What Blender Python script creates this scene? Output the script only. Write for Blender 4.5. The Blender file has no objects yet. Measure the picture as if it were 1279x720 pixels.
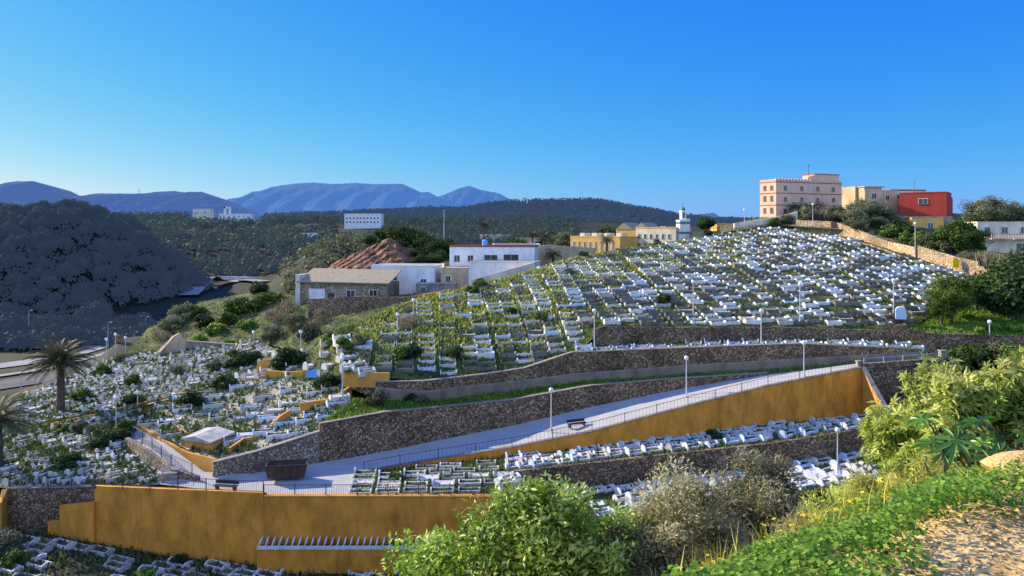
import bpy, math, random
import numpy as np
from mathutils import Vector, Matrix, kdtree
from mathutils.bvhtree import BVHTree

rnd = random.Random(7)
rng = np.random.default_rng(11)
PI = math.pi
R = math.radians
ZC = 40.0            # height of the lens above the valley floor datum
F = 914.0            # focal length in photo pixels (1280 wide)
HZ = 285.0           # row of the horizon
COL = bpy.context.scene.collection
scene = bpy.context.scene

def P(px, py, Y):
    return Vector(((px - 640.0) / F * Y, Y, ZC - (py - HZ) / F * Y))
def PZ(px, Y, Z):
    return Vector(((px - 640.0) / F * Y, Y, ZC + Z))
def pix(p):
    return 640 + p[0] / p[1] * F, HZ - (p[2] - ZC) / p[1] * F

# ------------------------------------------------------------------ world, sun, camera
SUN_AZ, SUN_EL = R(-63), R(27)
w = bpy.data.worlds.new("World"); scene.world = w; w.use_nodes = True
nt = w.node_tree; nt.nodes.clear()
sky = nt.nodes.new('ShaderNodeTexSky'); sky.sky_type = 'NISHITA'; sky.sun_disc = False
sky.sun_elevation = SUN_EL; sky.sun_rotation = SUN_AZ
sky.altitude = 100; sky.air_density = 1.0; sky.dust_density = 0.35; sky.ozone_density = 2.2
sep = nt.nodes.new('ShaderNodeSeparateColor'); cmb = nt.nodes.new('ShaderNodeCombineColor')
for i, (k_, e_) in enumerate(((.0225, 1.80), (1.00, .86), (5.85, .05))):
    d_ = (.54, 1.46, 3.1)[i]; p_ = nt.nodes.new('ShaderNodeMath'); p_.operation = 'POWER'; p_.inputs[1].default_value = e_
    m_ = nt.nodes.new('ShaderNodeMath'); m_.operation = 'MULTIPLY'; m_.inputs[1].default_value = k_ * 1.18 / d_ ** e_
    nt.links.new(sep.outputs[i], p_.inputs[0]); nt.links.new(p_.outputs[0], m_.inputs[0]); nt.links.new(m_.outputs[0], cmb.inputs[i])
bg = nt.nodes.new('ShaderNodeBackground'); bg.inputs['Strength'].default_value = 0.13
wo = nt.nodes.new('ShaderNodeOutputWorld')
nt.links.new(sky.outputs[0], sep.inputs[0]); # added fill glow in the unseen sky half opposite the view, lifts shaded faces
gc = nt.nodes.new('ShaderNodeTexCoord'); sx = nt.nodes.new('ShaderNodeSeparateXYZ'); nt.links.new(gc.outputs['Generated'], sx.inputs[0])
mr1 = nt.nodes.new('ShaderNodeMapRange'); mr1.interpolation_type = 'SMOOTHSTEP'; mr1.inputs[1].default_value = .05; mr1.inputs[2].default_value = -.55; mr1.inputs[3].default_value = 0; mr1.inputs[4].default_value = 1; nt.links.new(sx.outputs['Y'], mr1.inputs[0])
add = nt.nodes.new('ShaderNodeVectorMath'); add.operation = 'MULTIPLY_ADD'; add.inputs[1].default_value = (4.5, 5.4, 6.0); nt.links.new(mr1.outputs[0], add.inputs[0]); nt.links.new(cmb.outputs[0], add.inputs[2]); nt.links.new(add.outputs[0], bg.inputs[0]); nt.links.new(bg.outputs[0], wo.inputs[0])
sd = bpy.data.lights.new('sun', 'SUN'); sd.energy = 8.6; sd.angle = R(0.5); sd.color = (1.0, 0.86, 0.64)
so = bpy.data.objects.new('sun', sd); COL.objects.link(so)
sv = Vector((math.cos(SUN_EL) * math.sin(SUN_AZ), math.cos(SUN_EL) * math.cos(SUN_AZ), math.sin(SUN_EL)))
so.rotation_euler = sv.to_track_quat('Z', 'Y').to_euler(); so.location = (0, 0, 90)
cd = bpy.data.cameras.new('camera'); cam = bpy.data.objects.new('camera', cd); COL.objects.link(cam)
cam.location = (0, 0, ZC); cam.rotation_euler = (PI / 2, 0, 0)
cd.sensor_width = 36; cd.lens = F / 1280 * 36; cd.shift_y = -(360 - HZ) / 1280.0
cd.clip_start = 0.1; cd.clip_end = 30000
scene.camera = cam
scene.view_settings.view_transform = 'Standard'; scene.view_settings.look = 'None'
scene.view_settings.exposure = 0
scene.render.engine = 'CYCLES'
scene.cycles.use_denoising = True
scene.cycles.max_bounces = 5; scene.cycles.transparent_max_bounces = 4

# ------------------------------------------------------------------ materials
MAT = {}
HAZE = (0.17, 0.30, 0.62)
def mat(name, cols, scale=1.0, rough=0.9, bump=0.0, haze=0.0, leaf=0.0, kind='noise', detail=6.0, stain=0.0, bscale=None, island=0.0, pos=None, spec=0.25, hazecol=HAZE):
    m = bpy.data.materials.new(name); m.use_nodes = True; t = m.node_tree; t.nodes.clear(); N = t.nodes.new; L = t.links.new
    out = N('ShaderNodeOutputMaterial'); b = N('ShaderNodeBsdfPrincipled'); b.inputs['Roughness'].default_value = rough
    b.inputs['Specular IOR Level'].default_value = spec
    tc = N('ShaderNodeTexCoord'); ramp = N('ShaderNodeValToRGB'); cr = ramp.color_ramp
    n = len(cols); pos = pos or [0.28 + 0.44 * i / max(1, n - 1) for i in range(n)]
    if kind in ('leaf', 'stone') and n > 1: pos = [i / (n - 1.0) for i in range(n)]
    cr.elements[0].position = pos[0]; cr.elements[0].color = (*cols[0], 1)
    cr.elements[1].position = pos[-1]; cr.elements[1].color = (*cols[-1], 1)
    for i in range(1, n - 1):
        e = cr.elements.new(pos[i]); e.color = (*cols[i], 1)
    colout = ramp.outputs[0]; hgt = None
    if kind == 'noise':
        ns = N('ShaderNodeTexNoise'); ns.inputs['Scale'].default_value = scale; ns.inputs['Detail'].default_value = detail
        ns.inputs['Roughness'].default_value = 0.65
        L(tc.outputs['Object'], ns.inputs['Vector']); L(ns.outputs['Fac'], ramp.inputs[0]); hgt = ns.outputs['Fac']
        if bscale:
            n2 = N('ShaderNodeTexNoise'); n2.inputs['Scale'].default_value = bscale; n2.inputs['Detail'].default_value = 5
            L(tc.outputs['Object'], n2.inputs['Vector']); hgt = n2.outputs['Fac']
            mx = N('ShaderNodeMix'); mx.data_type = 'RGBA'; mx.blend_type = 'MULTIPLY'; mx.inputs[0].default_value = 0.75
            r2 = N('ShaderNodeValToRGB'); r2.color_ramp.elements[0].position = .33; r2.color_ramp.elements[0].color = (.45, .45, .45, 1)
            r2.color_ramp.elements[1].position = .66; r2.color_ramp.elements[1].color = (1.35, 1.35, 1.35, 1)
            L(n2.outputs['Fac'], r2.inputs[0]); L(ramp.outputs[0], mx.inputs[6]); L(r2.outputs[0], mx.inputs[7]); colout = mx.outputs[2]
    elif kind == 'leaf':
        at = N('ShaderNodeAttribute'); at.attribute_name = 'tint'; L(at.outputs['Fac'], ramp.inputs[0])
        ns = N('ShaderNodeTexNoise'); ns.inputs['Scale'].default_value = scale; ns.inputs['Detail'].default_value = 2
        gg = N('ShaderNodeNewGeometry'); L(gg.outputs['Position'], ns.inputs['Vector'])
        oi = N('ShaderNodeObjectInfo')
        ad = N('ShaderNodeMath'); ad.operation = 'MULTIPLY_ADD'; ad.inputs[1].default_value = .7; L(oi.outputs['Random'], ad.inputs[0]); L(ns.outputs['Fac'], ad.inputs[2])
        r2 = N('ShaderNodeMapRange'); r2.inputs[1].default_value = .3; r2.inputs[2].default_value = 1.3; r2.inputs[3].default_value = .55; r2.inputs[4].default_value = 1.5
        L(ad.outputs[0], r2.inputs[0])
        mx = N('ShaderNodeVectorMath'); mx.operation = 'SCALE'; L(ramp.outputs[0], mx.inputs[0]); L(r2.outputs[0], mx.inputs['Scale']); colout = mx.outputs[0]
    elif kind == 'stone':
        v1 = N('ShaderNodeTexVoronoi'); v1.inputs['Scale'].default_value = scale
        v2 = N('ShaderNodeTexVoronoi'); v2.inputs['Scale'].default_value = scale; v2.feature = 'DISTANCE_TO_EDGE'
        nz = N('ShaderNodeTexNoise'); nz.inputs['Scale'].default_value = scale * 1.3
        va = N('ShaderNodeMix'); va.data_type = 'RGBA'; va.blend_type = 'ADD'; va.inputs[0].default_value = .25
        L(tc.outputs['Object'], nz.inputs['Vector']); L(tc.outputs['Object'], va.inputs[6]); L(nz.outputs['Color'], va.inputs[7])
        L(va.outputs[2], v1.inputs['Vector']); L(va.outputs[2], v2.inputs['Vector'])
        sp = N('ShaderNodeSeparateColor'); L(v1.outputs['Color'], sp.inputs[0]); L(sp.outputs[0], ramp.inputs[0])
        mr = N('ShaderNodeMapRange'); mr.inputs[1].default_value = 0.01; mr.inputs[2].default_value = 0.14; L(v2.outputs['Distance'], mr.inputs[0])
        mx = N('ShaderNodeMix'); mx.data_type = 'RGBA'; mx.inputs[6].default_value = tuple(c * .7 for c in cols[0]) + (1,)
        L(mr.outputs[0], mx.inputs[0]); L(ramp.outputs[0], mx.inputs[7])
        n3 = N('ShaderNodeTexNoise'); n3.inputs['Scale'].default_value = .25; n3.inputs['Detail'].default_value = 5; L(tc.outputs['Object'], n3.inputs['Vector'])
        m3 = N('ShaderNodeMapRange'); m3.inputs[1].default_value = .3; m3.inputs[2].default_value = .7; m3.inputs[3].default_value = .55; m3.inputs[4].default_value = 1.3; L(n3.outputs['Fac'], m3.inputs[0])
        vm = N('ShaderNodeVectorMath'); vm.operation = 'SCALE'; L(mx.outputs[2], vm.inputs[0]); L(m3.outputs[0], vm.inputs['Scale'])
        colout = vm.outputs[0]; hgt = mr.outputs[0]
    if stain > 0:
        ms = N('ShaderNodeMapping'); ms.inputs['Scale'].default_value = (.55, .55, .22); L(tc.outputs['Object'], ms.inputs['Vector'])
        s1 = N('ShaderNodeTexNoise'); s1.inputs['Scale'].default_value = 1.2; s1.inputs['Detail'].default_value = 7; s1.inputs['Roughness'].default_value = .7; L(ms.outputs[0], s1.inputs['Vector'])
        s2 = N('ShaderNodeMapRange'); s2.inputs[1].default_value = .42; s2.inputs[2].default_value = .68; s2.inputs[3].default_value = 1.0; s2.inputs[4].default_value = 1 - stain; L(s1.outputs['Fac'], s2.inputs[0])
        vs = N('ShaderNodeVectorMath'); vs.operation = 'SCALE'; L(colout, vs.inputs[0]); L(s2.outputs[0], vs.inputs['Scale']); colout = vs.outputs[0]
    L(colout, b.inputs['Base Color'])
    if bump > 0 and hgt is not None:
        bp = N('ShaderNodeBump'); bp.inputs['Strength'].default_value = bump; bp.inputs['Distance'].default_value = .12; L(hgt, bp.inputs['Height']); L(bp.outputs[0], b.inputs['Normal'])
    sh = b.outputs[0]
    if leaf > 0:
        tr = N('ShaderNodeBsdfTranslucent'); L(colout, tr.inputs['Color']); ml = N('ShaderNodeMixShader'); ml.inputs[0].default_value = leaf
        L(sh, ml.inputs[1]); L(tr.outputs[0], ml.inputs[2]); sh = ml.outputs[0]
    if haze > 0:  # distance haze painted into the material as a mixed-in glow
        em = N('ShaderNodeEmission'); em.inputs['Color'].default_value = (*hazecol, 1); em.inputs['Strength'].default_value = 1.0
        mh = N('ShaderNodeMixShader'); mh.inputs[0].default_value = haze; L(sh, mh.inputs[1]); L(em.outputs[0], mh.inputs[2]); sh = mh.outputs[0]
    L(sh, out.inputs[0]); MAT[name] = m; return m

mat('valley ground', [(.012, .02, .01), (.022, .03, .014), (.04, .042, .024)], .15, bump=.3, bscale=2.0)  # dark tone stands in for the hill's shadow over the valley
mat('slope grass', [(.02, .03, .014), (.045, .06, .018), (.12, .135, .03), (.10, .075, .045)], .35, bump=.5, bscale=3.0)
mat('dry slope', [(.05, .055, .025), (.16, .14, .07), (.24, .20, .12)], .4, bump=.5, bscale=3.0)
mat('pale ground', [(.24, .21, .15), (.38, .34, .27), (.16, .17, .08)], .5, bump=.3, bscale=3.0)
mat('lush grass', [(.05, .10, .012), (.11, .20, .02), (.20, .28, .04)], .8, bump=.5, bscale=5.0)
mat('concrete paving', [(.33, .32, .30), (.42, .41, .39), (.38, .37, .35)], .25, bump=.05, stain=.12)
mat('asphalt', [(.06, .06, .065), (.10, .10, .105), (.15, .15, .15)], .3, bump=.1)
mat('road pale', [(.22, .22, .22), (.32, .31, .30)], .2)
mat('dirt', [(.44, .27, .09), (.62, .40, .14), (.72, .49, .20), (.52, .33, .11)], 5.0, bump=.35, bscale=16.0)
mat('rubble stone', [(.15, .09, .05), (.26, .165, .095), (.50, .35, .22), (.33, .20, .11)], 3.7, kind='stone', bump=.9)
mat('rubble stone light', [(.26, .185, .12), (.44, .33, .23), (.54, .46, .36), (.34, .26, .18)], 3.2, kind='stone', bump=.9)
mat('golden stone', [(.50, .33, .18), (.64, .45, .26), (.74, .56, .36), (.52, .37, .22)], 2.0, kind='stone', bump=.6)
mat('ocher plaster', [(.66, .25, .030), (.84, .34, .045), (.76, .28, .038)], .35, stain=.45, bump=.1)
mat('ocher bright', [(.58, .27, .05), (.70, .34, .07), (.54, .24, .05)], .7, stain=.3)
mat('mortar grey', [(.22, .165, .12), (.34, .26, .20)], .6, stain=.4)
mat('coping', [(.22, .19, .16), (.36, .32, .27)], .8, stain=.3)
mat('whitewash', [(.58, .56, .53), (.76, .74, .71), (.82, .80, .77)], 1.1, stain=.22, rough=.7)
mat('whitewash blue', [(.50, .58, .70), (.66, .74, .84)], 1.0, stain=.15, rough=.7)
mat('cream wash', [(.55, .50, .40), (.70, .66, .56)], .9, stain=.3)
mat('stone wash', [(.10, .095, .085), (.18, .17, .15), (.27, .255, .23)], .9, stain=.3)
mat('aged wash', [(.28, .26, .23), (.50, .48, .44), (.64, .62, .58)], .9, stain=.3)
mat('bed soil', [(.045, .035, .022), (.10, .08, .05)], 3.0)
mat('bed dry', [(.10, .085, .04), (.20, .17, .09)], 3.0)
mat('bed green', [(.015, .026, .007), (.04, .065, .015), (.08, .11, .025)], 3.0)
mat('bed slab', [(.45, .44, .42), (.62, .61, .60)], 1.5)
mat('tile blue', [(.05, .16, .38), (.10, .28, .52)], 6.0, rough=.35)
mat('metal dark', [(.03, .03, .035), (.06, .06, .06)], 2.0, rough=.5)
mat('rail rust', [(.07, .05, .045), (.15, .12, .10)], 2.0, rough=.6)
mat('lamp pole', [(.50, .51, .50), (.64, .64, .63)], 2.0, rough=.45)
mat('lamp globe', [(.80, .80, .78), (.85, .85, .83)], 2.0, rough=.2)
mat('bark', [(.06, .045, .035), (.14, .11, .085)], 4.0, bump=.5)
mat('bark pale', [(.16, .14, .12), (.28, .25, .21)], 4.0, bump=.4)
mat('glass dark', [(.02, .025, .03), (.05, .055, .06)], 1.0, rough=.15, spec=.6)
mat('wall white', [(.76, .72, .70), (.85, .82, .80)], .4, stain=.25)
mat('wall cream', [(.66, .55, .40), (.80, .70, .54)], .4, stain=.3)
mat('wall pink', [(.70, .42, .30), (.78, .48, .35)], .4, stain=.2)
mat('wall yellow', [(.62, .36, .10), (.72, .43, .13)], .4, stain=.15)
mat('wall red', [(.40, .05, .035), (.50, .07, .045)], .4, stain=.15)
mat('wall grey', [(.22, .20, .18), (.36, .33, .30)], .5, stain=.4)
mat('wall tan', [(.48, .34, .21), (.66, .49, .32)], .5, stain=.35)
mat('trim red', [(.26, .09, .06), (.33, .12, .08)], .6)
mat('roof tan', [(.24, .19, .12), (.38, .31, .21), (.30, .24, .16)], 1.2, bump=.4, bscale=4)
mat('roof grey', [(.28, .27, .25), (.40, .38, .35)], 1.0)
mat('mosaic green', [(.04, .16, .14), (.10, .26, .22)], 5.0, rough=.4)
mat('red rock', [(.07, .035, .022), (.15, .065, .035), (.24, .12, .07), (.11, .07, .045)], .35, bump=1.0, bscale=.35)
mat('rusty steel', [(.06, .035, .03), (.12, .07, .06)], .8, rough=.7, stain=.4)
mat('tarp blue', [(.10, .30, .62), (.18, .42, .75)], 1.0)
mat('board yellow', [(.75, .48, .01), (.8, .54, .02)], 1.0)
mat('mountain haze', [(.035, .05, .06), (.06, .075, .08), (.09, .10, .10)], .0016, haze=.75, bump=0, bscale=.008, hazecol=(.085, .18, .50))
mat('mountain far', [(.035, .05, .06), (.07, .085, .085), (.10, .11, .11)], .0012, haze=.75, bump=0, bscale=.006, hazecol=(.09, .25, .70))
def fol(name, cols, scale=.15, haze=0, leaf=.25, rough=.6, **k): return mat(name, cols, scale, rough=rough, haze=haze, leaf=leaf, kind='leaf', **k)
fol('leaf forest', [(.004, .011, .004), (.010, .022, .008), (.055, .075, .022)], .06, haze=.27, hazecol=(.075, .125, .26), spec=.02)  # dark tints paint in the hill's shade, the palest one its sunlit tips
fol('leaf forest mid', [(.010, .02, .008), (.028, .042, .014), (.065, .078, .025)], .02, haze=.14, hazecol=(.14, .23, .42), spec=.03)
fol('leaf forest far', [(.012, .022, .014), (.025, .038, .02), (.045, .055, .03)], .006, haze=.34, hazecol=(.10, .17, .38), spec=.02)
fol('leaf dark', [(.012, .028, .01), (.035, .065, .02), (.07, .11, .03)], .3, spec=.1)
fol('leaf mid', [(.03, .055, .012), (.07, .12, .022), (.15, .20, .04)], .4, spec=.1)
fol('leaf olive', [(.06, .065, .03), (.13, .14, .07), (.24, .24, .14)], .4, spec=.1)
fol('leaf dry', [(.10, .08, .05), (.20, .16, .10), (.30, .26, .18)], .4)
fol('leaf lush', [(.05, .12, .01), (.12, .24, .02), (.26, .36, .05)], .6)
fol('leaf yellow', [(.16, .18, .03), (.34, .36, .06), (.52, .48, .11)], .6)
fol('leaf pine', [(.03, .06, .012), (.08, .13, .02), (.18, .23, .04)], .4, spec=.1)
fol('leaf reed', [(.14, .13, .06), (.28, .25, .13), (.40, .35, .20)], .5)
fol('leaf palm', [(.035, .045, .02), (.085, .09, .045), (.16, .145, .085)], .5, rough=.6, spec=.12)
fol('leaf laurel', [(.03, .09, .008), (.13, .27, .022), (.34, .52, .06), (.62, .70, .22)], 1.2, leaf=.3, rough=.4, spec=.5)
fol('leaf silver', [(.05, .052, .022), (.15, .145, .06), (.34, .32, .16), (.66, .62, .40)], 1.2, leaf=.4, rough=.5)
fol('leaf plane', [(.09, .15, .02), (.24, .33, .05), (.44, .50, .11), (.62, .62, .22)], 1.0, leaf=.35)
fol('leaf castor', [(.03, .10, .01), (.07, .19, .02), (.14, .28, .04)], 1.0, leaf=.3, rough=.35, spec=.5)
fol('leaf clover', [(.02, .06, .006), (.07, .17, .012), (.16, .31, .025), (.40, .50, .09)], 3.5, leaf=.35)
fol('petal orange', [(.75, .20, .01), (.8, .42, .02)], 1.0, leaf=.3)
fol('petal yellow', [(.70, .55, .02), (.8, .70, .05)], 1.0, leaf=.3)

# ------------------------------------------------------------------ mesh helpers
def setp(o, label=None, cat=None, group=None, kind=None):
    if label: o['label'] = label
    if cat: o['category'] = cat
    if group: o['group'] = group
    if kind: o['kind'] = kind
    return o
def empty(name, loc=(0, 0, 0), rz=0.0, **k):
    o = bpy.data.objects.new(name, None); COL.objects.link(o); o.location = loc; o.rotation_euler = (0, 0, rz); o.empty_display_size = .3
    return setp(o, **k)
def link(name, me, parent=None, **k):
    o = bpy.data.objects.new(name, me); COL.objects.link(o)
    if parent is not None: o.parent = parent
    return setp(o, **k)
class MB:
    def __init__(s): s.v = []; s.f = []; s.m = []
    def add(s, vs, fs, mi=0):
        b = len(s.v); s.v += [tuple(x) for x in vs]; s.f += [tuple(b + i for i in f) for f in fs]; s.m += [mi] * len(fs)
    def box(s, x0, x1, y0, y1, z0, z1, mi=0, M=None):
        vs = [Vector((x, y, z)) for z in (z0, z1) for y in (y0, y1) for x in (x0, x1)]
        if M is not None: vs = [M @ v for v in vs]
        s.add(vs, [(0, 2, 3, 1), (4, 5, 7, 6), (0, 1, 5, 4), (2, 6, 7, 3), (0, 4, 6, 2), (1, 3, 7, 5)], mi)
    def tube(s, pts, rad, n=6, mi=0, cap=True):
        pts = [Vector(p) for p in pts]; rings = []
        for i, p in enumerate(pts):
            d = (pts[min(i + 1, len(pts) - 1)] - pts[max(i - 1, 0)]); d.normalize()
            a = Vector((0, 0, 1)) if abs(d.z) < .9 else Vector((1, 0, 0))
            u = d.cross(a).normalized(); w_ = d.cross(u)
            r = rad[i] if isinstance(rad, (list, tuple)) else rad
            rings.append([p + (u * math.cos(2 * PI * k / n) + w_ * math.sin(2 * PI * k / n)) * r for k in range(n)])
        vs = [v for r_ in rings for v in r_]; fs = []
        for i in range(len(pts) - 1):
            for k in range(n):
                k2 = (k + 1) % n; fs.append((i * n + k, i * n + k2, (i + 1) * n + k2, (i + 1) * n + k))
        if cap: fs.append(tuple(range(n))[::-1]); fs.append(tuple((len(pts) - 1) * n + k for k in range(n)))
        s.add(vs, fs, mi)
    def mesh(s, name, mats, smooth=False):
        me = bpy.data.meshes.new(name); me.from_pydata(s.v, [], s.f)
        for m in mats: me.materials.append(MAT[m])
        if len(mats) > 1: me.polygons.foreach_set('material_index', s.m)
        if smooth: me.polygons.foreach_set('use_smooth', [True] * len(s.f))
        me.update(); return me
    def build(s, name, mats, parent=None, smooth=False, **k):
        if isinstance(mats, str): mats = [mats]
        return link(name, s.mesh(name, mats, smooth), parent, **k)

def npmesh(name, V, Fc, mats, tint=None, midx=None, smooth=False):
    """V (n,3), Fc (m,k) numpy, all faces with k corners"""
    me = bpy.data.meshes.new(name); n, m, k = len(V), len(Fc), Fc.shape[1]
    me.vertices.add(n); me.vertices.foreach_set('co', np.asarray(V, np.float32).ravel())
    me.loops.add(m * k); me.loops.foreach_set('vertex_index', Fc.astype(np.int32).ravel())
    me.polygons.add(m); me.polygons.foreach_set('loop_start', np.arange(0, m * k, k, dtype=np.int32)); me.polygons.foreach_set('loop_total', np.full(m, k, np.int32))
    for x in mats: me.materials.append(MAT[x])
    if midx is not None: me.polygons.foreach_set('material_index', midx.astype(np.int32))
    if smooth: me.polygons.foreach_set('use_smooth', np.ones(m, bool))
    me.update(calc_edges=True)
    if tint is not None:
        a = me.attributes.new('tint', 'FLOAT', 'FACE'); a.data.foreach_set('value', tint.astype(np.float32))
    return me

# leaf templates: x = side, y = along the leaf, z = normal
def T_leaf(wd=.5, fold=.12): return np.array([(0, 0, 0), (-wd / 2, .45, fold), (0, 1, 0), (wd / 2, .45, fold)], float), np.array([(0, 2, 1), (0, 3, 2)])
def T_quad(wd=1.0): return np.array([(-wd / 2, 0, 0), (wd / 2, 0, 0), (wd * .35, 1, 0), (-wd * .35, 1, 0)], float), np.array([(0, 1, 2), (0, 2, 3)])
def T_blade(wd=.06, bend=.3): return np.array([(-wd, 0, 0), (wd, 0, 0), (-wd * .7, .55, bend * .3), (wd * .7, .55, bend * .3), (0, 1, bend)], float), np.array([(0, 1, 3), (0, 3, 2), (2, 3, 4)])
def T_star(n=5, wd=.34, spread=2.4):
    V = []; Fc = []
    for i in range(n):
        a = (i / (n - 1) - .5) * spread; ln = 1 - .35 * abs(i / (n - 1) - .5) * 2
        ca, sa = math.cos(a), math.sin(a)
        for x, y, z in ((0, 0, 0), (-wd / 2, .5, .08), (0, 1, -.08), (wd / 2, .5, .08)):
            x *= ln; y *= ln; V.append((x * ca + y * sa, -x * sa + y * ca, z))
        b = i * 4; Fc += [(b, b + 2, b + 1), (b, b + 3, b + 2)]
    return np.array(V), np.array(Fc)
def norm(a): return a / np.maximum(np.linalg.norm(a, axis=1, keepdims=True), 1e-9)
def frames(nrm, along=None, g=rng):
    nrm = norm(nrm); r = along if along is not None else g.normal(size=nrm.shape)
    y = norm(r - (r * nrm).sum(1, keepdims=True) * nrm); x = np.cross(y, nrm)
    return np.stack([x, y, nrm], axis=2)          # columns
def scatter(pos, Rm, size, T):
    tv, tf = T; n = len(pos)
    V = np.einsum('nij,kj->nki', Rm, tv) * np.asarray(size).reshape(-1, 1, 1) + pos[:, None, :]
    Fc = tf[None] + (np.arange(n) * len(tv))[:, None, None]
    return V.reshape(-1, 3), Fc.reshape(-1, tf.shape[1])
def leafmesh(name, pos, nrm, size, T, matname, tint=None, along=None, extra=None):
    V, Fc = scatter(pos, frames(nrm, along), size, T)
    if tint is None: tint = rng.random(len(pos))
    return npmesh(name, V, Fc, [matname], tint=np.repeat(np.clip(tint, 0, 1), len(T[1])))
def clump_points(n, rx, ry, rz, k, cz=0.0, cr=.42, g=rng, hollow=.6):
    """leaves in k clumps filling an ellipsoid; returns positions, outward directions and a per leaf shade"""
    d = norm(g.normal(size=(k, 3))); d[:, 2] = np.where(g.random(k) < .3, -.7, 1) * np.abs(d[:, 2]) * .9
    c = d * (hollow + (1 - hollow) * g.random((k, 1))) * np.array([rx, ry, rz]) * (1 - cr * .55)
    i = g.integers(0, k, n); rr = cr * (.6 + .8 * g.random(k))[i][:, None] * min(rx, ry, rz) * 1.1
    o = norm(g.normal(size=(n, 3))); p = c[i] + o * rr * (g.random((n, 1)) ** .45) * np.array([1, 1, .8])
    shade = .5 + .3 * o[:, 2] + .35 * (g.random(k)[i] - .5) + .3 * (g.random(n) - .5)  # top light painted into the tint: clump tops paler, undersides darker
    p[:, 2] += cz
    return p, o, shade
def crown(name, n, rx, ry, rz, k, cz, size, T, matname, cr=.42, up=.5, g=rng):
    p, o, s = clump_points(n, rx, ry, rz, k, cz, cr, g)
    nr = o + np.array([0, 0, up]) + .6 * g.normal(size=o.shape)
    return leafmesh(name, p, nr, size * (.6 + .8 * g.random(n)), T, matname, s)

# ------------------------------------------------------------------ ground patches
GV, GF = [], []          # ground triangles and quads for ray tests
SAMP = []
class Patch:
    def __init__(s, rows): s.r = [[Vector(p) for p in row] for row in rows]
    def at(s, u, v):
        nr = len(s.r) - 1; fv = min(max(v, 0), .99999) * nr; j = int(fv); fv -= j
        nc = len(s.r[0]) - 1; fu = min(max(u, 0), .99999) * nc; i = int(fu); fu -= i
        a, b, c, d = s.r[j][i], s.r[j][i + 1], s.r[j + 1][i], s.r[j + 1][i + 1]
        return (a * (1 - fu) + b * fu) * (1 - fv) + (c * (1 - fu) + d * fu) * fv
    def build(s, name, m, nu, nv, amp=.12, **k):
        V = []; Fc = []
        for j in range(nv + 1):
            for i in range(nu + 1):
                p = s.at(i / nu, j / nv); e = min(i, nu - i, j, nv - j)
                if e > 0: p = p + Vector((0, 0, (rnd.random() - .5) * 2 * amp))
                V.append(p)
        for j in range(nv):
            for i in range(nu):
                a = j * (nu + 1) + i; Fc.append((a, a + 1, a + nu + 2, a + nu + 1))
        b = len(GV); GV.extend(V); GF.extend([tuple(b + q for q in f) for f in Fc])
        for j in range(0, nv + 1, max(1, nv // 14)):
            for i in range(0, nu + 1, max(1, nu // 24)): SAMP.append(V[j * (nu + 1) + i])
        me = bpy.data.meshes.new(name); me.from_pydata([tuple(v) for v in V], [], Fc); me.materials.append(MAT[m]); me.polygons.foreach_set('use_smooth', [True] * len(Fc))
        o = link(name, me, kind='structure', **k); s.o = o; return s
def rows(*rr): return [[P(*p) for p in r] for r in rr]

patchA = Patch(rows(
    [(430, 466, 87), (530, 477, 88.6), (600, 470, 91.6), (655, 462, 94.3), (722, 442, 96.6), (756, 408, 101.5), (860, 409, 103), (960, 408, 104.5), (1080, 412, 106), (1135, 412, 107)],
    [(425, 412, 100), (515, 376, 113), (598, 356, 122), (645, 344, 127), (702, 326, 135), (755, 315, 145), (860, 299, 160), (965, 284, 171), (1065, 297, 157), (1245, 354, 129)]))
# a middle row gives the slope its roll
mid = []
for i in range(10):
    a, b = patchA.r[0][i], patchA.r[1][i]; m_ = a * .5 + b * .5; m_.z += [.2, .6, 1.0, 1.0, .9, .3, .4, .6, .8, .6][i]; mid.append(m_)
patchA.r.insert(1, mid); patchA.build('hill_slope', 'slope grass', 90, 60, .10)
patchT = Patch(rows([(722, 441, 95.7), (860, 436, 97.7), (1000, 431, 100), (1150, 437, 101.5)], [(722, 436, 98.6), (860, 429, 101.9), (1000, 425, 104), (1150, 428, 105.5)])).build('terrace_ground', 'slope grass', 60, 4, .05)
patchLedge = Patch(rows([(400, 530, 79.3), (480, 516, 82.8), (640, 501, 89.3), (740, 483, 92.3), (850, 474, 94.8), (960, 467.5, 96.3), (1150, 452, 99)],
                        [(445, 497, 86), (535, 503, 88.2), (640, 489, 93.4), (740, 477, 95.5), (850, 469, 97.5), (960, 462, 99.5), (1150, 447, 101.6)])).build('grass_ledge', 'lush grass', 60, 5, .06)
patchRamp = Patch(rows([(250, 606, 73), (330, 617, 70), (450, 592, 76), (500, 583, 78), (640, 560.5, 81), (740, 540.5, 83), (860, 508.5, 86), (960, 483.5, 88.5), (1077, 460.5, 91), (1190, 453, 94)],
                       [(262, 601, 73.8), (350, 586, 77), (450, 570, 81), (505, 559, 83.6), (640, 532, 89), (740, 508, 92), (850, 486, 94.5), (960, 468, 96), (1065, 455, 98), (1190, 447, 99)])).build('ramp_road', 'concrete paving', 80, 4, 0)
patchPlaza = Patch([[PZ(195, 72.7, -25.42), PZ(330, 69.4, -25.42), PZ(446, 69.1, -25.42)], [PZ(235, 75.2, -25.0), PZ(352, 75, -25.35), PZ(455, 76.5, -25.36)]]).build('plaza_paving', 'concrete paving', 20, 8, 0)
patchF1 = Patch([[PZ(444, 69.1, -25.38), PZ(640, 69, -25.38)], [PZ(450, 76, -25.38), PZ(640, 81, -25.3)]]).build('lower_terrace_ground', 'slope grass', 26, 12, .05)
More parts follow.
